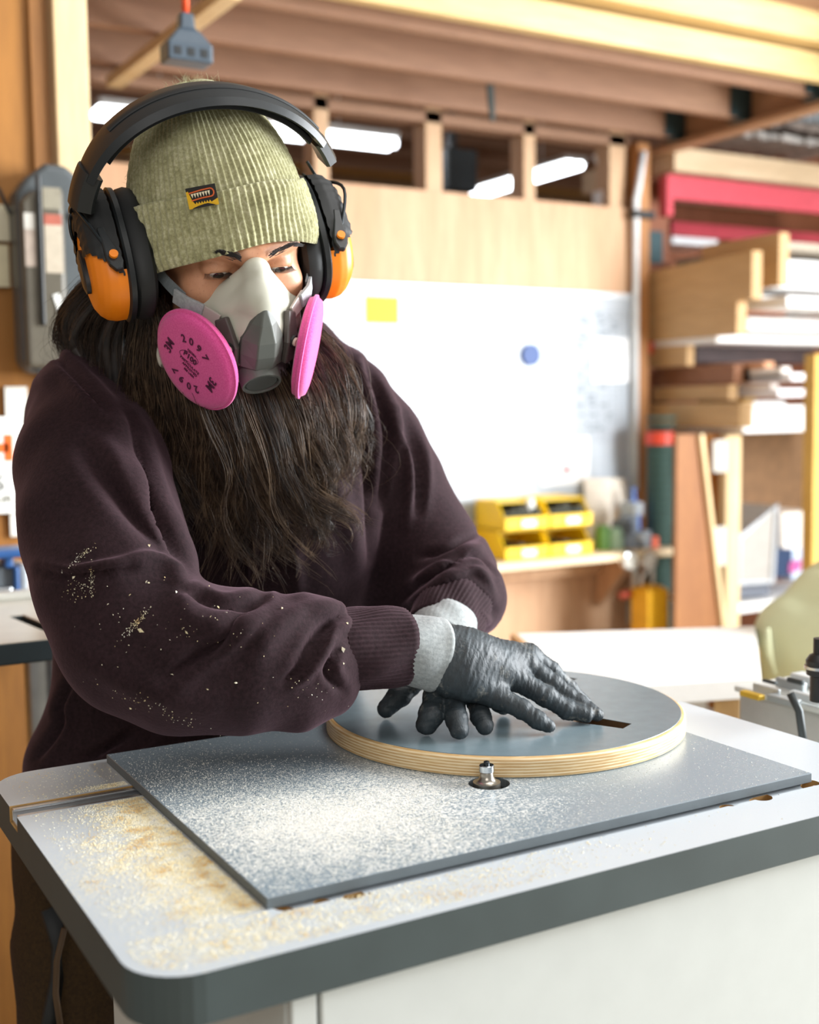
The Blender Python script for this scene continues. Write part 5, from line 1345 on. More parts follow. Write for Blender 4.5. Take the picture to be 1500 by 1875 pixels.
# sewn patch
def patch():
    a0 = math.radians(-90-24); 
    def Q(u, v, h=0):   # u along the cuff (m), v up (m)
        a = a0+u/.098; s = (v-0)/1; r_ = .0950+h*1; return (r_*math.cos(a)-.001)*xb_+((.1125+h)*math.sin(a)+.004)*bb_+(.037+v)*ub
    def quad(u0, v0, u1, v1, h, mat, name, par_, n=6, skew=0):
        m = MB(); vs = []; fs = []
        for i in range(n+1):
            u = u0+(u1-u0)*i/n
            for v, hh in ((v0, h), (v1, h), (v1, 0), (v0, 0)): vs.append(tuple(Q(u, v+skew*u, hh)))
        for i in range(n):
            for k in range(4): fs.append((i*4+k, i*4+(k+1) % 4, i*4+4+(k+1) % 4, i*4+4+k))
        fs += [(3, 2, 1, 0), (n*4, n*4+1, n*4+2, n*4+3)]; m.add(vs, fs); return hbuild(m, name, mat, par_, label='black and yellow woven patch' if name == 'sewn_patch' else None)
    My = plain('patch_yellow', '#e0b01c', .7, bmp=.1); Mk = plain('patch_black', '#1c1a18', .7, bmp=.1); Mo = plain('patch_orange', '#d4602a', .7); Mw = plain('patch_cream', '#e9dfc0', .7)
    b = quad(-.014, -.0115, .014, .0075, .0018, Mk, 'sewn_patch', bean)
    def strip(pts, w, mat, h=.0027):
        m = MB(); vs = []; fs = []; pts = np.array(pts); t = np.gradient(pts, axis=0); t /= np.linalg.norm(t, axis=1)[:, None]; nn = np.stack([-t[:, 1], t[:, 0]], 1)*w/2
        for p_, q_ in zip(pts, nn):
            for (uv, hh) in ((p_-q_, h), (p_+q_, h), (p_+q_, .001), (p_-q_, .001)): vs.append(tuple(Q(uv[0], uv[1], hh)))
        for i in range(len(pts)-1):
            for k in range(4): fs.append((i*4+k, i*4+(k+1) % 4, i*4+4+(k+1) % 4, i*4+4+k))
        m.add(vs, fs); return m
    def poly(pts, mat, h, name):
        m = MB(); n = len(pts); vs = [tuple(Q(u, v, h)) for u, v in pts]+[tuple(Q(u, v, .001)) for u, v in pts]
        m.add(vs, [tuple(range(n)), tuple(range(n, 2*n))[::-1]]+[(i, (i+1) % n, n+(i+1) % n, n+i) for i in range(n)]); return hbuild(m, name, mat, bean)
    # yellow lower field with jagged grass-like edge
    up = [(-.014, .004), (-.012, .0045), (-.0105, -.001), (-.0095, -.0045)]
    jag = []
    for i in range(7): u = -.0085+i*.0025; jag += [(u, -.0060), (u+.0012, -.0080)]
    poly([(-.014, -.0115), (.014, -.0115), (.014, -.0055)]+jag[::-1]+up[::-1], My, .0022, 'patch_yellow_field')
    arc = [(.0085+.0030*math.cos(a), .0005+.0036*math.sin(a)) for a in np.linspace(-math.pi/2, math.pi/2, 8)]
    hb = strip([(-.010, -.0042), (0, -.0032)]+arc+[(0, .0038), (-.0115, .0026)], .0012, Mo); hbuild(hb, 'patch_orange_line', Mo, bean)
    for i in range(7):
        u = -.0098+i*.0026; poly([(u, .0016+.0001*i), (u+.0012, -.0022), (u+.0023, .0018+.0001*i)], Mw, .0026, 'patch_tooth')
patch()

# ---------------- ear defenders ----------------
ear = empty('ear_defenders', H((0, .1, .1)), 'black and orange over-head ear defenders worn over the beanie', 'ear defenders')
M_eb = plain('ear_black', '#1b1f21', .42, bmp=.05, var=.1); M_er = plain('ear_rubber', '#17191a', .6, bmp=.05); M_eo = plain('ear_orange', '#f5870f', .42, bmp=.03, var=.03); M_ew = plain('ear_wire', '#2c3134', .3, .7)
TE = math.radians(3)
ue = np.array([0, math.sin(TE), math.cos(TE)]); be = np.array([0, math.cos(TE), -math.sin(TE)])
def E3(x, b, u): return np.array([1., 0, 0])*x+be*b+ue*u
def band_pt(a, r=1.0, b=0):   # a from -1 (her right) to 1
    t = a*math.radians(76); return E3(.130*r*math.sin(t)-.012, b-.004, .008+(.1385-.008)*r*math.cos(t)**.85)
def band(name, a0, a1, w, th, r, mat, n=40, wf=None, label=None):
    m = MB(); vs = []; fs = []
    for i in range(n+1):
        a = a0+(a1-a0)*i/n; p = band_pt(a, r); q = band_pt(a+.01, r); t = q-p; t /= np.linalg.norm(t); nn = np.cross(t, be); nn /= np.linalg.norm(nn)
        if nn@p < 0: nn = -nn
        ww = w*(wf(a) if wf else 1)
        for bx, h in ((-1, -.6), (-.8, .6), (-.35, 1), (.35, 1), (.8, .6), (1, -.6), (.8, -1), (-.8, -1)): vs.append(tuple(p+be*ww/2*bx+nn*th/2*h))
    k_ = 8
    for i in range(n):
        for k in range(k_): fs.append((i*k_+k, i*k_+(k+1) % k_, i*k_+k_+(k+1) % k_, i*k_+k_+k))
    fs += [tuple(range(k_))[::-1], tuple(range(n*k_, n*k_+k_))]; m.add(vs, fs); o = hbuild(m, name, mat, ear, smooth=True, label=label, auto=30); return o
band('headband', -.88, .72, .062, .010, 1.03, M_eb, 56, lambda a: 1-.30*abs(a)**2-(.25 if a > 0 else 0)*a)
band('headband_pad', -.74, .66, .034, .007, .965, M_er, 48, lambda a: 1-.3*abs(a)**2, label='soft inner pad of the headband')
band('headband_groove', -.60, .66, .010, .002, 1.075, M_er, 48)
for s in (-1, 1): band('slider_block', s*.84 if s < 0 else .70, s*1.04 if s < 0 else .86, .044 if s < 0 else .034, .020 if s < 0 else .014, 1.02, M_eb, 10)
# hole in the left-hand slider block shown as a dark recess
p = band_pt(-.95, 1.12); m = MB(); 
TE = math.radians(60); ue = np.array([0, math.sin(TE), math.cos(TE)]); be = np.array([0, math.cos(TE), -math.sin(TE)])
for s in (-1, 1):
    cen = np.array([s*.104-.010, -.010, -.010])
    LB, LU = .042, .064     # half width along be, half height along ue
    # outline of the cup (superellipse)
    def oval(a, k=1.0, e=2.5):
        c, s_ = math.cos(a), math.sin(a); return k*LB*np.sign(c)*abs(c)**(2/e), k*LU*np.sign(s_)*abs(s_)**(2/e)
    nA = 48
    def ringmesh(levels, name, mat, label=None, filt=None, smooth=True, par_=ear, capa=True, capb=True):
        m = MB(); vs = []; fs = []
        for (x, k) in levels:
            for i in range(nA):
                b_, u_ = oval(2*math.pi*i/nA, k); vs.append(tuple(cen+np.array([s*x, 0, 0])+be*b_+ue*u_))
        for j in range(len(levels)-1):
            for i in range(nA):
                q = (j*nA+i, j*nA+(i+1) % nA, (j+1)*nA+(i+1) % nA, (j+1)*nA+i)
                fs.append(q)
        if capa: fs.append(tuple(range(nA))[::-1])
        if capb: fs.append(tuple(range((len(levels)-1)*nA, len(levels)*nA)))
        m.add(vs, fs); return hbuild(m, name, mat, par_, smooth=smooth, label=label, auto=35)
    ringmesh([(-.030, .80), (-.030, .93), (-.026, 1.03), (-.019, 1.06), (-.012, 1.03), (-.009, .97)], 'ear_cushion', M_er, 'soft black ear cushion')
    ringmesh([(-.009, 1.0), (-.008, 1.06), (-.003, 1.07), (-.001, 1.02)], 'cup_plate', M_eb)
    # shell: black ridged upper part, orange lower part divided by a slanting line
    lev = [(-.001, 1.02), (.008, 1.03), (.016, 1.00), (.022, .93), (.0265, .82), (.029, .66), (.030, .40)]
    for part, mat, nm, lab in ((0, M_eo, 'orange_shell', 'orange outer shell'), (1, M_er, 'ridged_cover', 'black ridged rubber cover')):
        m = MB(); nr = 40; vs = []; fs = []
        A = np.linspace(0, 2*np.pi, 121)[:-1]; S = np.linspace(0, 1, 30)
        for j, s_ in enumerate(S):
            L = s_*(len(lev)-1); i0 = min(int(L), len(lev)-2); tt = L-i0; x = lev[i0][0]*(1-tt)+lev[i0+1][0]*tt; k = lev[i0][1]*(1-tt)+lev[i0+1][1]*tt
            for a in A:
                b_, u_ = oval(a, k); h = 0
                if part: h = .0022+.0011*max(0, math.sin(u_*math.pi*2/.0105))
                vs.append(tuple(cen+np.array([s*(x+h), 0, 0])+be*b_*(1+.6*h/.04)+ue*u_*(1+.6*h/.04)))
        nA_ = len(A)
        for j in range(len(S)-1):
            for i in range(nA_):
                q = (j*nA_+i, j*nA_+(i+1) % nA_, (j+1)*nA_+(i+1) % nA_, (j+1)*nA_+i)
                c4 = np.mean([vs[t] for t in q], 0)-cen; uu = c4@ue; bb2 = c4@be; xx = c4[0]*s
                top = uu > -.040+1.0*xx+.25*bb2
                if (part == 1 and top) or (part == 0 and not (uu > -.032+1.0*xx+.25*bb2)): fs.append(q)
        if part == 0: pass
        fs.append(tuple((len(S)-1)*nA_+i for i in range(nA_))) if part == 0 else None
        m.add(vs, fs); hbuild(m, nm, mat, ear, smooth=True, label=lab, auto=40)
    # dark oval button on the outer face
    m = MB(); c2 = cen+np.array([s*.0295, 0, 0])+ue*-.016
    vs = []; 
    for h, k in ((0, 1), (.004, 1), (.0055, .8)):
        for i in range(24): a = 2*math.pi*i/24; vs.append(tuple(c2+np.array([s*h, 0, 0])+be*.011*k*math.cos(a)+ue*.024*k*math.sin(a)))
    fs = [(j*24+i, j*24+(i+1) % 24, (j+1)*24+(i+1) % 24, (j+1)*24+i) for j in (0, 1) for i in range(24)]+[tuple(range(48, 72))]
    m.add(vs, fs); hbuild(m, 'outer_badge', M_eb, ear, smooth=True, auto=30)
    # wires from the band end down to a pivot on the front edge of the cup
    piv = cen+np.array([s*.010, 0, 0])-be*.044-ue*.030
    top_ = band_pt(.86 if s > 0 else -.98, 1.0)
    for db in (-.010, .012):
        mid1 = top_+np.array([s*.010, 0, 0])-ue*.02+be*db*.5; mid2 = cen+np.array([s*.033, 0, 0])+ue*.03-be*(.040 if db < 0 else -.01)
        end_ = piv if db < 0 else cen+np.array([s*.022, 0, 0])+ue*.035+be*.03
        pts = smooth_line([top_+be*db, mid1, mid2, end_], 6); m = MB(); m.tube(pts, .0017, 8); hbuild(m, 'wire_arm', M_ew, ear, smooth=True)
    m = MB(); dr = (piv-(cen+ue*.03-be*.040+np.array([s*.020, 0, 0]))); dr /= np.linalg.norm(dr)
    L0 = piv-dr*.034; L1 = piv+dr*.016
    m.ribbon([L0, L0+(L1-L0)*.3, piv, piv+dr*.008, L1], tuple(np.cross(dr, -be)+0), [.007, .009, .015, .014, .006], .006); hbuild(m, 'pivot_arm', M_eb, ear, bevel=.0015)
    m = MB(); m.cyl(tuple(piv-be*.002), tuple(piv-be*.0062), .0042, n=18); hbuild(m, 'orange_pin', M_eo, ear, smooth=True, label='orange pivot pin', auto=40)

# ---------------- half-mask respirator ----------------
resp = empty('respirator', H((0, -.12, -.06)), 'grey half-mask respirator with two pink filters covering nose and mouth', 'respirator')
M_sil = plain('silicone_grey', '#c6c5b6', .42, bmp=.04, var=.02); M_dk = plain('mask_dark', '#5b5e59', .45, bmp=.06, var=.04); M_dk2 = plain('mask_brown', '#4f4845', .45, bmp=.04)
f = Field((-.075, -.165, -.135), (.075, -.05, .045), .0016)
f.cone((0, -.112, .013), (0, -.124, -.012), .0085, .0120, .008)
f.cone((0, -.124, -.012), (0, -.122, -.055), .012, .018, .01)
for s in (-1, 1):
    f.cone((s*.004, -.106, .012), (s*.040, -.078, -.040), .008, .010, .012)
    f.cone((s*.004, -.120, -.008), (s*.038, -.088, -.046), .012, .012, .012)
    f.cone((s*.008, -.120, -.045), (s*.042, -.088, -.060), .014, .013, .012)
    f.cone((s*.008, -.114, -.075), (s*.040, -.082, -.085), .014, .014, .014)
    f.cone((s*.040, -.078, -.040), (s*.048, -.070, -.060), .010, .012, .012)
    f.cone((0, -.096, -.104), (s*.038, -.074, -.096), .014, .013, .014)
hfield(f, 'facepiece', M_sil, resp, 2)
# dark centre cover with ridges
def hull_poly(sections, name, mat, bevel=.0012, parent=resp, label=None):
    m = MB(); n = len(sections[0]); vs = [tuple(p) for s_ in sections for p in s_]; fs = []
    for j in range(len(sections)-1):
        for i in range(n): fs.append((j*n+i, j*n+(i+1) % n, (j+1)*n+(i+1) % n, (j+1)*n+i))
    fs += [tuple(range(n))[::-1], tuple(range((len(sections)-1)*n, len(sections)*n))]; m.add(vs, fs); return hbuild(m, name, mat, parent, bevel=bevel, label=label)
def sec(w, yf, z, ys, yb): return [(-w, yb, z), (-w, ys, z), (-w*.42, yf, z), (w*.42, yf, z), (w, ys, z), (w, yb, z)]
hull_poly([sec(.0035, -.1385, -.0125, -.1370, -.115), sec(.0125, -.1450, -.028, -.1370, -.11), sec(.0208, -.1480, -.046, -.1330, -.11), sec(.0218, -.1470, -.062, -.1330, -.10), sec(.0205, -.1420, -.078, -.1310, -.10)], 'centre_cover', M_dk)
# exhalation valve pointing down and forward
vc = np.array([0, -.1320, -.0945]); vd = np.array([0, -.86, -.51]); Mv = Matrix.Translation(vc) @ Vector(vd).to_track_quat('Z', 'Y').to_matrix().to_4x4()
hbuild(MB().lathe([(.001, -.030), (.0175, -.030), (.0190, -.012), (.0205, -.010), (.0205, .003), (.0198, .006), (.0175, .006), (.0168, .002), (.001, .002)], M=Mv, n=48), 'valve_housing', M_dk, resp, smooth=True, auto=30)
hbuild(MB().lathe([(.001, .002), (.0158, .002), (.0158, .0042), (.0150, .0048), (.001, .0048)], M=Mv, n=40), 'valve_cover', plain('valve_dark', '#4b4f4c', .5, bmp=.05), resp, smooth=True, auto=30)
FN = {}
for s in (-1, 1):
    # filter arm and its bracket
    a0 = np.array([s*.0345, -.112, -.0330]); a1 = np.array([s*.0310, -.1285, -.056]); a2 = np.array([s*.030, -.126, -.080])
    nrm = np.array([s*.60, -.80, .0])
    m = MB(); wd = np.cross(a1-a0, nrm); wd /= np.linalg.norm(wd)
    m.ribbon([a0, a0*.5+a1*.5, a1, a2], tuple(wd), [.014, .017, .019, .017], .007); hbuild(m, 'filter_bracket', M_dk2, resp, bevel=.002)
    q = a1+nrm*.0036; m = MB(); m.cyl(tuple(q-nrm*.001), tuple(q+nrm*.0012), .0062, n=24); hbuild(m, 'rivet_seat', M_eb, resp, smooth=True, auto=40)
    m = MB(); m.lathe([(.001, 0), (.0044, 0), (.0044, .0022), (.0036, .0030), (.001, .0030)], M=Matrix.Translation(q+nrm*.0005) @ Vector(nrm).to_track_quat('Z', 'Y').to_matrix().to_4x4(), n=20)
    hbuild(m, 'rivet', plain('rivet_pink', '#dcc5b8', .35, bmp=0), resp, smooth=True, auto=40, label='pale round rivet')
    # clear clip between strap tab and bracket
    c0 = np.array([s*.0560, -.092, -.030]); c1 = np.array([s*.0370, -.112, -.036])
    m = MB(); m.ribbon([c0, c0*.6+c1*.4, c1], (0, .3, 1), [.016, .015, .013], .003); hbuild(m, 'strap_clip', plain('clip_clear', '#b3aaa4', .2, bmp=0), resp, bevel=.0008)
    # grey fabric tab
    t0 = np.array([s*.0500, -.0985, -.0230]); 
    m = MB(); m.ribbon([np.array([s*.0700, -.072, -.026]), np.array([s*.0625, -.088, -.027]), np.array([s*.050, -.101, -.030])], (0, .25, 1), .0145, .0035); hbuild(m, 'strap_tab', plain('tab_grey', '#9fa3a6', .6, bmp=.3, var=.15, scale=300), resp, bevel=.0006, label='grey woven strap tab')
    # head strap up over the temple into the beanie
    pts = smooth_line([np.array([s*.063, -.080, -.026]), np.array([s*.0745, -.055, -.018]), np.array([s*.0850, -.022, -.006]), np.array([s*.0875, .012, .006]), np.array([s*.083, .04, .012])], 5)
    m = MB(); m.ribbon(list(pts), [(0, .35, 1)]*len(pts), .0125, .0016); hbuild(m, 'head_strap', plain('strap_grey', '#747c80', .7, bmp=.3, var=.1, scale=400), resp)
    # pink filter pancake
    c = np.array([s*.0580, -.1080, -.0795]); nv = np.array([s*.868, -.49, -.06]); nv /= np.linalg.norm(nv)
    up_ = np.array([0, 0, 1.])-nv*nv[2]; up_ /= np.linalg.norm(up_); rt_ = np.cross(up_, nv) 
    FMx = Matrix([[rt_[i], up_[i], nv[i], c[i]] for i in range(3)]+[[0, 0, 0, 1]])
    Rf = .0535; prof = [(.001, -.0085)]
    prof += [(Rf*.80, -.0085), (Rf*.93, -.0068), (Rf-.0022, -.0030), (Rf-.0002, -.0022), (Rf, -.0004), (Rf-.0002, .0006), (Rf-.0026, .0012), (Rf-.0034, .0030), (Rf*.90, .0056), (Rf*.80, .0070), (Rf*.6, .0080), (Rf*.3, .0086), (.001, .0088)]
    m, nt, pb = newmat('filter_pink'); v = coords(nt); fz = noise(nt, v, 700, 4, .7)
    nt.links.new(ramp(nt, fz, [(.3, srgb('#d83d8c')), (.7, srgb('#ee63a8'))]), pb.inputs['Base Color']); pb.inputs['Roughness'].default_value = .85; pb.inputs['Sheen Weight'].default_value = .25; bump(nt, pb, fz, .4, .0006)
    fo = hbuild(MB().lathe(prof, M=FMx, n=72), 'filter', m, resp, smooth=True, auto=50, label='round pink felt filter')
    FN[s] = fo
    hbuild(MB().cyl(tuple(c-nv*.017), tuple(c-nv*.007), .016, n=24), 'filter_mount', M_dk2, resp, smooth=True, auto=40)
    if s < 0:
        W = HM @ FMx; Mp = plain('filter_ink', '#571c40', .8, bmp=0)
        def pr(txt, x, y, size, rot, spacing=1.0, z=None):
            ca, sa = math.cos(math.radians(-14)), math.sin(math.radians(-14)); x, y = x*ca-y*sa, x*sa+y*ca; rot -= 14
            rr_ = math.hypot(x, y); zz = np.interp(rr_, [0, .0158, .0315, .042], [.0088, .0086, .0080, .0070])+.0005
            text(txt, size, W @ Matrix.Translation((x, y, zz+.0001)) @ Matrix.Rotation(math.radians(rot), 4, 'Z'), Mp, fo, 'filter_print', .0002, spacing=spacing, bold=.00022 if size > .008 else 0)
        R_ = .027; base = -22
        for i, ch in enumerate('2097'):
            a = 90-(i-1.5)*22-4; pr(ch, R_*math.cos(math.radians(a)), R_*math.sin(math.radians(a)), .0115, a-90)
            a = 270-(i-1.5)*22-4; pr(ch, R_*math.cos(math.radians(a)), R_*math.sin(math.radians(a)), .0115, a-90)
        pr('3M', -.029, .002, .0135, 78); pr('3M', .029, -.004, .0135, 258)
        pr('P100', -.001, .008, .0088, -8); pr('NIOSH', .0, .0150, .0038, -8)
        pr('PARTICULATE', 0, -.001, .0042, -8); pr('APPROVED', .001, -.006, .0042, -8); pr('SEE USER', .001, -.0108, .0036, -8)
        m = MB(); P_ = []
        for i in range(25): a = 2*math.pi*i/24; P_.append(W @ Vector((.0125*math.cos(a)-.001, .0078+.0058*math.sin(a), .0087)))
        m.tube(P_, .00028, 6, cap=False); m.build('filter_print', Mp, fo)
# lower strap loop seen beside the filter
m = MB(); m.tube(smooth_line([(-.080, -.052, -.092), (-.083, -.060, -.098), (-.082, -.064, -.106), (-.078, -.060, -.112)], 5), .0028, 8); hbuild(m, 'lower_strap_buckle', plain('buckle_pale', '#b9b4a8', .5, bmp=0), resp, smooth=True)

# ---------------- gloved hands ----------------
def glove_mat():
    m, nt, p = newmat('nitrile_glove'); v = coords(nt); tc = nt.nodes.new('ShaderNodeNewGeometry')
    f = noise(nt, v, 60, 4, .6); d = noise(nt, v, 38, 3, .65); e = noise(nt, v, 420, 3, .6)
    base = ramp(nt, f, [(.3, srgb('#242a2e')), (.7, srgb('#363f44'))])
    dust = ramp(nt, math_(nt, 'ADD', math_(nt, 'MULTIPLY', d, .8), math_(nt, 'MULTIPLY', e, .3)), [(.63, (0, 0, 0, 1)), (.78, (.6,)*3+(1,))])
    nt.links.new(mixc(nt, dust, base, srgb('#98948a')), p.inputs['Base Color'])
    p.inputs['Roughness'].default_value = .52; p.inputs['Specular IOR Level'].default_value = .45
    vv = coords(nt, (1, 1, 1)); w = noise(nt, coords(nt, (1.0, .55, .35), 'Object', (0, 0, -.5)), 320, 4, .6, 1.2); bump(nt, p, w, .45, .0012); return m
M_glove = glove_mat()
def wrinkle(V_, N_, axis, f1, f2, amp):
    """fine creases running across the given axis"""
    a = np.array(axis, float); a /= np.linalg.norm(a); P = V_-(V_@a)[:, None]*a
    Q = P*f2+(V_@a)[:, None]*a*f1; n1 = vnoise(Q+7.3); n2 = vnoise(Q*1.9+3.1)
    return V_+N_*(amp*(-(1-np.abs(n1))**4+.5*n2))[:, None]
def Z3(px, py, z): return atz(px, py, z)
ZT = DT+.0004
def glove(name, chains, palm, axis, lo, hi, label, amp=.0013, cuts=()):
    P = np.array([p for c, r in chains for p in c]+[p for a, b, ra, rb in palm for p in (a, b)])
    f = Field(P.min(0)-.04, P.max(0)+.04, .0015)
    for a, b, ra, rb in palm: f.cone(a, b, ra, rb, .012)
    g = Field(P.min(0)-.04, P.max(0)+.04, .0015)
    for c, r in chains:
        h = Field(P.min(0)-.04, P.max(0)+.04, .0015); h.chain(c, r, .0035)
        for k in range(1, len(c)-1): h.ell(c[k], (r[k]*1.01,)*3, .003)
        g.d = smin(g.d, h.d, .0015)
    f.d = smin(f.d, g.d, .006)
    f.half((0, 0, ZT), (0, 0, -1), .002)
    for p, n in cuts: f.half(p, n)
    V_, F = f.mesh(); V_ = relax(V_, F, 2, .5); N_ = vnorm(V_, F)
    V_ = wrinkle(V_, N_, axis, 340, 45, amp*.55); V_ = wrinkle(V_, vnorm(V_, F), (axis[0]+.3, axis[1], axis[2]+.25), 520, 90, amp*.30)
    V_[:, 2] = np.maximum(V_[:, 2], ZT)
    return fobj(name, V_, F, M_glove, woman, label=label)
# upper (her right) hand lying across, fingers to the right of the picture
k_i, k_m, k_r, k_p = A3(968, 1200, 1.238), A3(960, 1213, 1.222), A3(940, 1240, 1.205), A3(905, 1273, 1.183)
right_chains = [
    ([k_p, A3(955, 1298, 1.178), A3(984, 1318, 1.174), Z3(1004, 1329, ZT+.0078)], [.0120, .0098, .0090, .0076]),
    ([k_r, A3(1000, 1275, 1.207), A3(1037, 1299, 1.210), Z3(1074, 1309, ZT+.0090)], [.0128, .0108, .0098, .0086]),
    ([k_m, A3(1012, 1252, 1.224), A3(1058, 1287, 1.222), Z3(1092, 1308, ZT+.0080)], [.0122, .0104, .0094, .0080]),
    ([k_i, A3(1008, 1227, 1.245), A3(1042, 1260, 1.256), Z3(1072, 1288, ZT+.0082)], [.0120, .0098, .0088, .0076]),
    ([A3(838, 1180, 1.215), A3(885, 1195, 1.262), A3(925, 1212, 1.285), A3(955, 1225, 1.292)], [.016, .0125, .011, .009]),
]
w0, w1 = A3(795, 1195, 1.188), A3(838, 1203, 1.192)
right_palm = [(A3(770, 1190, 1.182), w1, .0300, .0300), (A3(800, 1225, 1.180), A3(850, 1240, 1.180), .0200, .0210), (w1, k_i, .024, .0125), (w1, k_m, .027, .0130), (A3(840, 1215, 1.185), k_r, .026, .0130),
    (A3(835, 1235, 1.182), k_p, .0230, .0125), (A3(870, 1205, 1.195), A3(915, 1225, 1.203), .024, .018)]
ax_ = Rv*.93-Uv*.36
glove('glove', right_chains, right_palm, ax_, None, None, 'black nitrile glove on the upper hand, spread across the disc', .0013, [(A3(778, 1190, 1.185), -(Rv*.98-Uv*.1))])
# lower (her left) hand, fingertips towards the camera
kb, kc, kd, ke = A3(798, 1240, 1.238), A3(826, 1242, 1.240), A3(862, 1246, 1.244), A3(893, 1252, 1.250)
left_chains = [
    ([kb, A3(797, 1276, 1.192), A3(790, 1308, 1.176), Z3(781, 1327, ZT+.0102)], [.0125, .0118, .0122, .0110]),
    ([kc, A3(832, 1284, 1.186), A3(836, 1316, 1.166), Z3(841, 1336, ZT+.0100)], [.0122, .0108, .0108, .0100]),
    ([kd, A3(873, 1284, 1.200), A3(880, 1311, 1.182), Z3(888, 1329, ZT+.0096)], [.0120, .0104, .0100, .0094]),
    ([ke, A3(905, 1276, 1.225), A3(915, 1288, 1.215), Z3(922, 1296, ZT+.008)], [.011, .0094, .0088, .008]),
    ([A3(790, 1222, 1.262), A3(752, 1252, 1.250), A3(732, 1272, 1.243), Z3(707, 1298, ZT+.0100)], [.0150, .0118, .0122, .0098]),
]
lw = A3(808, 1180, 1.282)
left_palm = [(A3(807, 1170, 1.290), lw, .022, .025), (lw, kb, .024, .013), (lw, kc, .024, .0135), (lw, kd, .022, .013), (lw, ke, .020, .012), (A3(800, 1215, 1.262), A3(870, 1228, 1.262), .018, .016)]
glove('glove', left_chains, left_palm, -Fv*.6-Uv*.7+Rv*.1, None, None, 'black nitrile glove on the lower hand, fingertips toward the rim', .0010, [(A3(806, 1170, 1.289), -(Fv*-.5-Uv*.8))])

# ---------------- long hair ----------------
GUIDES = [
 [(262, 555, 1.215), (243, 650, 1.235), (240, 770, 1.262), (255, 870, 1.275), (300, 950, 1.285)],
 [(278, 555, 1.205), (275, 670, 1.23), (292, 800, 1.255), (322, 910, 1.270), (365, 1015, 1.280)],
 [(292, 570, 1.20), (318, 700, 1.22), (345, 820, 1.245), (378, 930, 1.262), (410, 1060, 1.276)],
 [(310, 600, 1.20), (368, 740, 1.215), (392, 850, 1.24), (425, 960, 1.262), (440, 1125, 1.275)],
 [(350, 680, 1.205), (410, 780, 1.225), (432, 870, 1.245), (455, 970, 1.265), (480, 1100, 1.275)],
 [(430, 700, 1.215), (455, 800, 1.235), (478, 900, 1.255), (508, 990, 1.272), (545, 1090, 1.278)],
 [(470, 700, 1.225), (505, 800, 1.24), (535, 880, 1.255), (575, 935, 1.268), (606, 965, 1.275), (600, 1000, 1.280), (566, 1008, 1.282)],
 [(530, 690, 1.24), (562, 760, 1.25), (585, 840, 1.265), (590, 900, 1.275), (612, 960, 1.280)],
 [(556, 620, 1.28), (598, 700, 1.275), (622, 790, 1.285), (612, 870, 1.29), (585, 935, 1.288)],
 [(570, 600, 1.30), (630, 660, 1.30), (656, 750, 1.31), (662, 830, 1.33), (655, 900, 1.34)],
]
GB = [[(175, 500, 1.27), (128, 545, 1.30), (110, 600, 1.33), (140, 650, 1.335), (205, 700, 1.31)],
      [(215, 520, 1.26), (165, 580, 1.275), (160, 640, 1.29), (220, 710, 1.28), (262, 790, 1.275)],
      [(250, 540, 1.23), (215, 620, 1.25), (220, 700, 1.26), (248, 780, 1.265), (285, 860, 1.27)]]
rr = np.random.RandomState(23)
def strand(G, q, L, wav, wid, npt=22, lift=0):
    i = min(int(q), len(G)-2); t = q-i; a = smooth_line(G[i], 8); b = smooth_line(G[i+1], 8)
    s = np.linspace(0, 1, npt)*L
    def samp(c): x = s*(len(c)-1); j = np.minimum(x.astype(int), len(c)-2); f = (x-j)[:, None]; return c[j]*(1-f)+c[j+1]*f
    P = samp(a)*(1-t)+samp(b)*t; ph = rr.rand()*6.28; fr = 7+6*rr.rand(); ph2 = rr.rand()*6.28
    g = s[:, None]**1.0
    off = np.stack([wav*g[:, 0]**1.6*np.sin(fr*s+ph)*34+wid*rr.randn()*(.35+g[:, 0])*16, wav*g[:, 0]*np.cos(fr*s+ph2)*8+rr.randn()*8*wid, g[:, 0]*wav*.006*np.sin(fr*s+ph2)+.007*rr.randn()*wid-lift], 1)
    P = P+off; return np.array([A3(*p) for p in P])
under = []
for k in range(230):
    q = rr.rand()*(len(GUIDES)-1); L = .40+.30*rr.rand(); P = strand(GUIDES, q, L, .9, .5, 16, -.012); r_ = (.003+.003*rr.rand())*(1-np.linspace(0, 1, 16)**2.2)**.8+.0002
    under.append((P, r_))
for k in range(60):
    q = rr.rand()*(len(GB)-1); P = strand(GB, q, .9, .4, .5, 14, -.006); r_ = .006*np.sin(np.pi*np.linspace(.15, 1, 14))**.6+.0003; under.append((P, r_))
fine = []
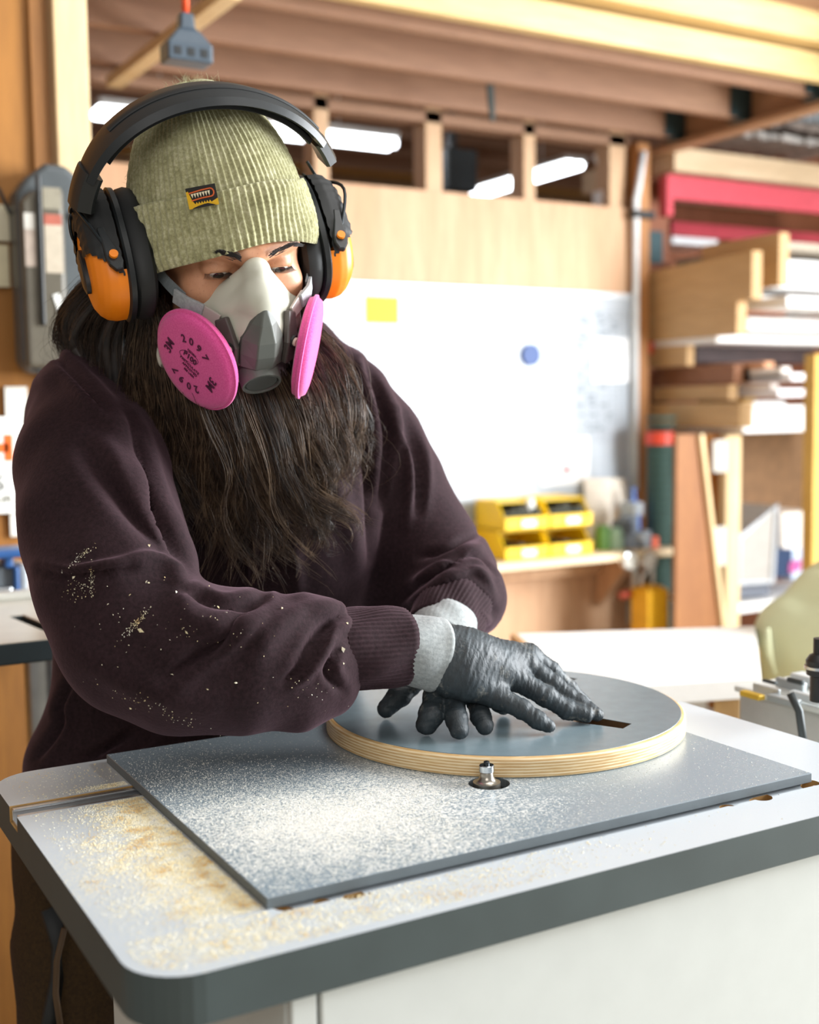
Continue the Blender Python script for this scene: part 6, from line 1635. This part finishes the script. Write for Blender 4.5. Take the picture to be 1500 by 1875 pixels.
for k in range(520):        # locks: bundles of strands sharing one path
    q = rr.rand()*(len(GUIDES)-1); L0 = .52+.50*rr.rand(); st0 = rr.get_state(); seed_ = rr.randint(1e6)
    base = strand(GUIDES, q, L0, 1.15, .8, 24, .000); mm = int(rr.rand() < .75) + int(rr.rand() < .20+.05*q)  # paler strands likelier towards the right, imitating the light on that side
    nstr = 11; cx_ = rr.randn()*18+(-12 if q < 2.5 else 14 if q > 5 else 0); cy_ = abs(rr.randn())*12
    tip = np.linspace(0, 1, 24)[:, None]; base = base+(Rv*cx_+Uv*cy_)*.00058*np.clip((tip-.6)/.4, 0, 1)**2+Rv*.00058*10*np.sin(tip*9+q)*np.clip(tip-.35, 0, 1)
    for j in range(nstr):
        d1 = rr.randn(3)*.0022; fr = 9+8*rr.rand(); ph = rr.rand(3)*6.28; s = np.linspace(0, 1, 24)[:, None]
        conv = (1-.85*s**1.3); Lk = int(24*(.8+.2*rr.rand()))
        P = base+d1*conv*1.6+np.sin(fr*s+ph)*.0026*s+rr.randn(3)*.004*s**3*(rr.rand() < .25)
        r_ = (.00024+.00010*rr.rand())*(1-.75*np.linspace(0, 1, 24)**3); fine.append((P[:Lk], r_[:Lk], mm if rr.rand() < .8 else rr.randint(3)))
for k in range(110):
    q = rr.rand()*(len(GB)-1); base = strand(GB, q, .75+.25*rr.rand(), .8, .8, 20)
    for j in range(9):
        s = np.linspace(0, 1, 20)[:, None]; P = base+rr.randn(3)*.0024+np.sin((5+5*rr.rand())*s+rr.rand(3)*6.28)*.002*s; fine.append((P, .00026*(1-.7*s[:, 0]**3), rr.randint(2)))
# hair at the nape, from under the knitted rim down to the collar
for k in range(520):
    a = math.radians(-15+210*rr.rand()); rad = .9+.1*rr.rand(); p0 = np.array([-.004+.083*rad*math.cos(a), .012+.098*rad*math.sin(a), -.015-.028*max(0, math.sin(a))])
    p0 = H(p0); c_ = math.cos(a); side_ = np.sign(c_)*abs(c_)**.6
    p3 = A3(392, 700, 1.42)+np.array([.085*side_, .045*math.sin(a)+.02, -.03+.03*rr.randn()]); p1 = p0*.6+p3*.4+np.array([.02*side_, .035*max(0, math.sin(a)), -.01])
    P = smooth_line([p0, p1, p3], 8)+rr.randn(3)*.004; n_ = len(P); s = np.linspace(0, 1, n_)[:, None]; P = P+np.sin(7*s+rr.rand(3)*6.28)*.003*s
    if k < 190: under.append((P, (.0042*np.sin(np.pi*np.linspace(.3, .97, n_))**.5+.0003)[:n_]))
    else: fine.append((P, np.full(n_, .00035), rr.randint(2)))
# flyaway hairs
for k in range(170):
    q = rr.rand()*(len(GUIDES)-1) if k % 3 else rr.choice([0.0, .1, len(GUIDES)-1.01, len(GUIDES)-1.2]); base = strand(GUIDES, q, .5+.5*rr.rand(), 1.6, 1.6, 24)
    s = np.linspace(0, 1, 24)[:, None]; P = base+(Rv*rr.randn()*.012-Fv*abs(rr.randn())*.008)*s+np.sin((8+8*rr.rand())*s+rr.rand(3)*6.28)*.003; fine.append((P, .00016*(1-.6*s[:, 0]), 1+rr.randint(2)))
for k in range(45):
    base = strand(GB, rr.rand()*1.2, .9, 2, 1.5, 20); s = np.linspace(0, 1, 20)[:, None]
    P = base+(-Rv*abs(rr.randn())*.012+Uv*rr.randn()*.01)*s+np.sin((8+9*rr.rand())*s+rr.rand(3)*6.28)*.004; fine.append((P, .00015*(1-.6*s[:, 0])))
M_under = hairmat('hair_underlayer', '#120c0a', '#2a1d16', .55)
hair_u = hairs('hair_locks', under, M_under, woman, 6, label='long dark brown hair falling over the chest', kind=None)
hairs('hair_strands', fine, M_hair, hair_u, 3, kind='stuff')

# wood flakes caught on the fleece and on the glove, cuff dust
def flakes():
    dg = bpy.context.evaluated_depsgraph_get(); dg.update(); r2 = np.random.RandomState(9)
    from mathutils.bvhtree import BVHTree
    me = hoodie_o.data; bm = bmesh.new(); bm.from_mesh(me); bv = BVHTree.FromBMesh(bm); off = Vector(hoodie_o.location)
    # location is the woman's origin
    spots = [(258, 1155, 3.2), (627, 1190, 2.6), (628, 1215, 1.2), (272, 1000, 1.8), (136, 1058, 1.6), (323, 1085, 1.5), (342, 1158, 1.8), (268, 1066, 1.6), (272, 1068, 1.2), (238, 1090, 1.3), (315, 1236, 1.6), (400, 1112, 1.4), (386, 1130, 1.3), (517, 1115, 1.4), (302, 1058, 1.0), (198, 1107, 1.2), (432, 1250, 1.4), (380, 1262, 1.2), (240, 1296, 1.2), (635, 1142, 1.3), (680, 1140, 1.3), (500, 1040, 1.0)]
    for cx, cy, sx, sy, ang, n in ((148, 1020, 26, 5, -.7, 70), (140, 1080, 26, 16, 0, 60), (168, 1060, 5, 20, 0, 60), (250, 1140, 32, 5, -.85, 90), (300, 1300, 90, 12, .35, 70), (560, 1260, 60, 30, 0, 25), (350, 1150, 150, 70, 0, 60)):
        for i in range(n):
            a, b = r2.randn()*sx*.6, r2.randn()*sy*.6; spots.append((cx+a*math.cos(ang)-b*math.sin(ang), cy+a*math.sin(ang)+b*math.cos(ang), .35+.35*r2.rand()))
    vs = []; fs = []
    for px, py, s in spots:
        d = Vector(ray(px, py)).normalized(); hit = bv.ray_cast(Vector(C0)-off, d)
        if hit[0] is None: continue
        p = hit[0]+off; n = hit[1]; t = n.cross(Vector((r2.rand()-.5, r2.rand()-.5, r2.rand()-.5))).normalized(); b = n.cross(t); k = len(vs); s *= .00115
        p = p+n*.0006
        for q in (p-t*s, p+b*s*.5, p+t*s, p-b*s*.4+n*s*.8): vs.append(tuple(q))
        fs += [(k, k+2, k+1), (k, k+1, k+3), (k+1, k+2, k+3), (k+2, k, k+3)]
    bm.free(); m = MB(); m.v = vs; m.f = fs; m.mi = [0]*len(fs)
    m.build('wood_flakes', M_dust, woman, kind='stuff')
flakes()
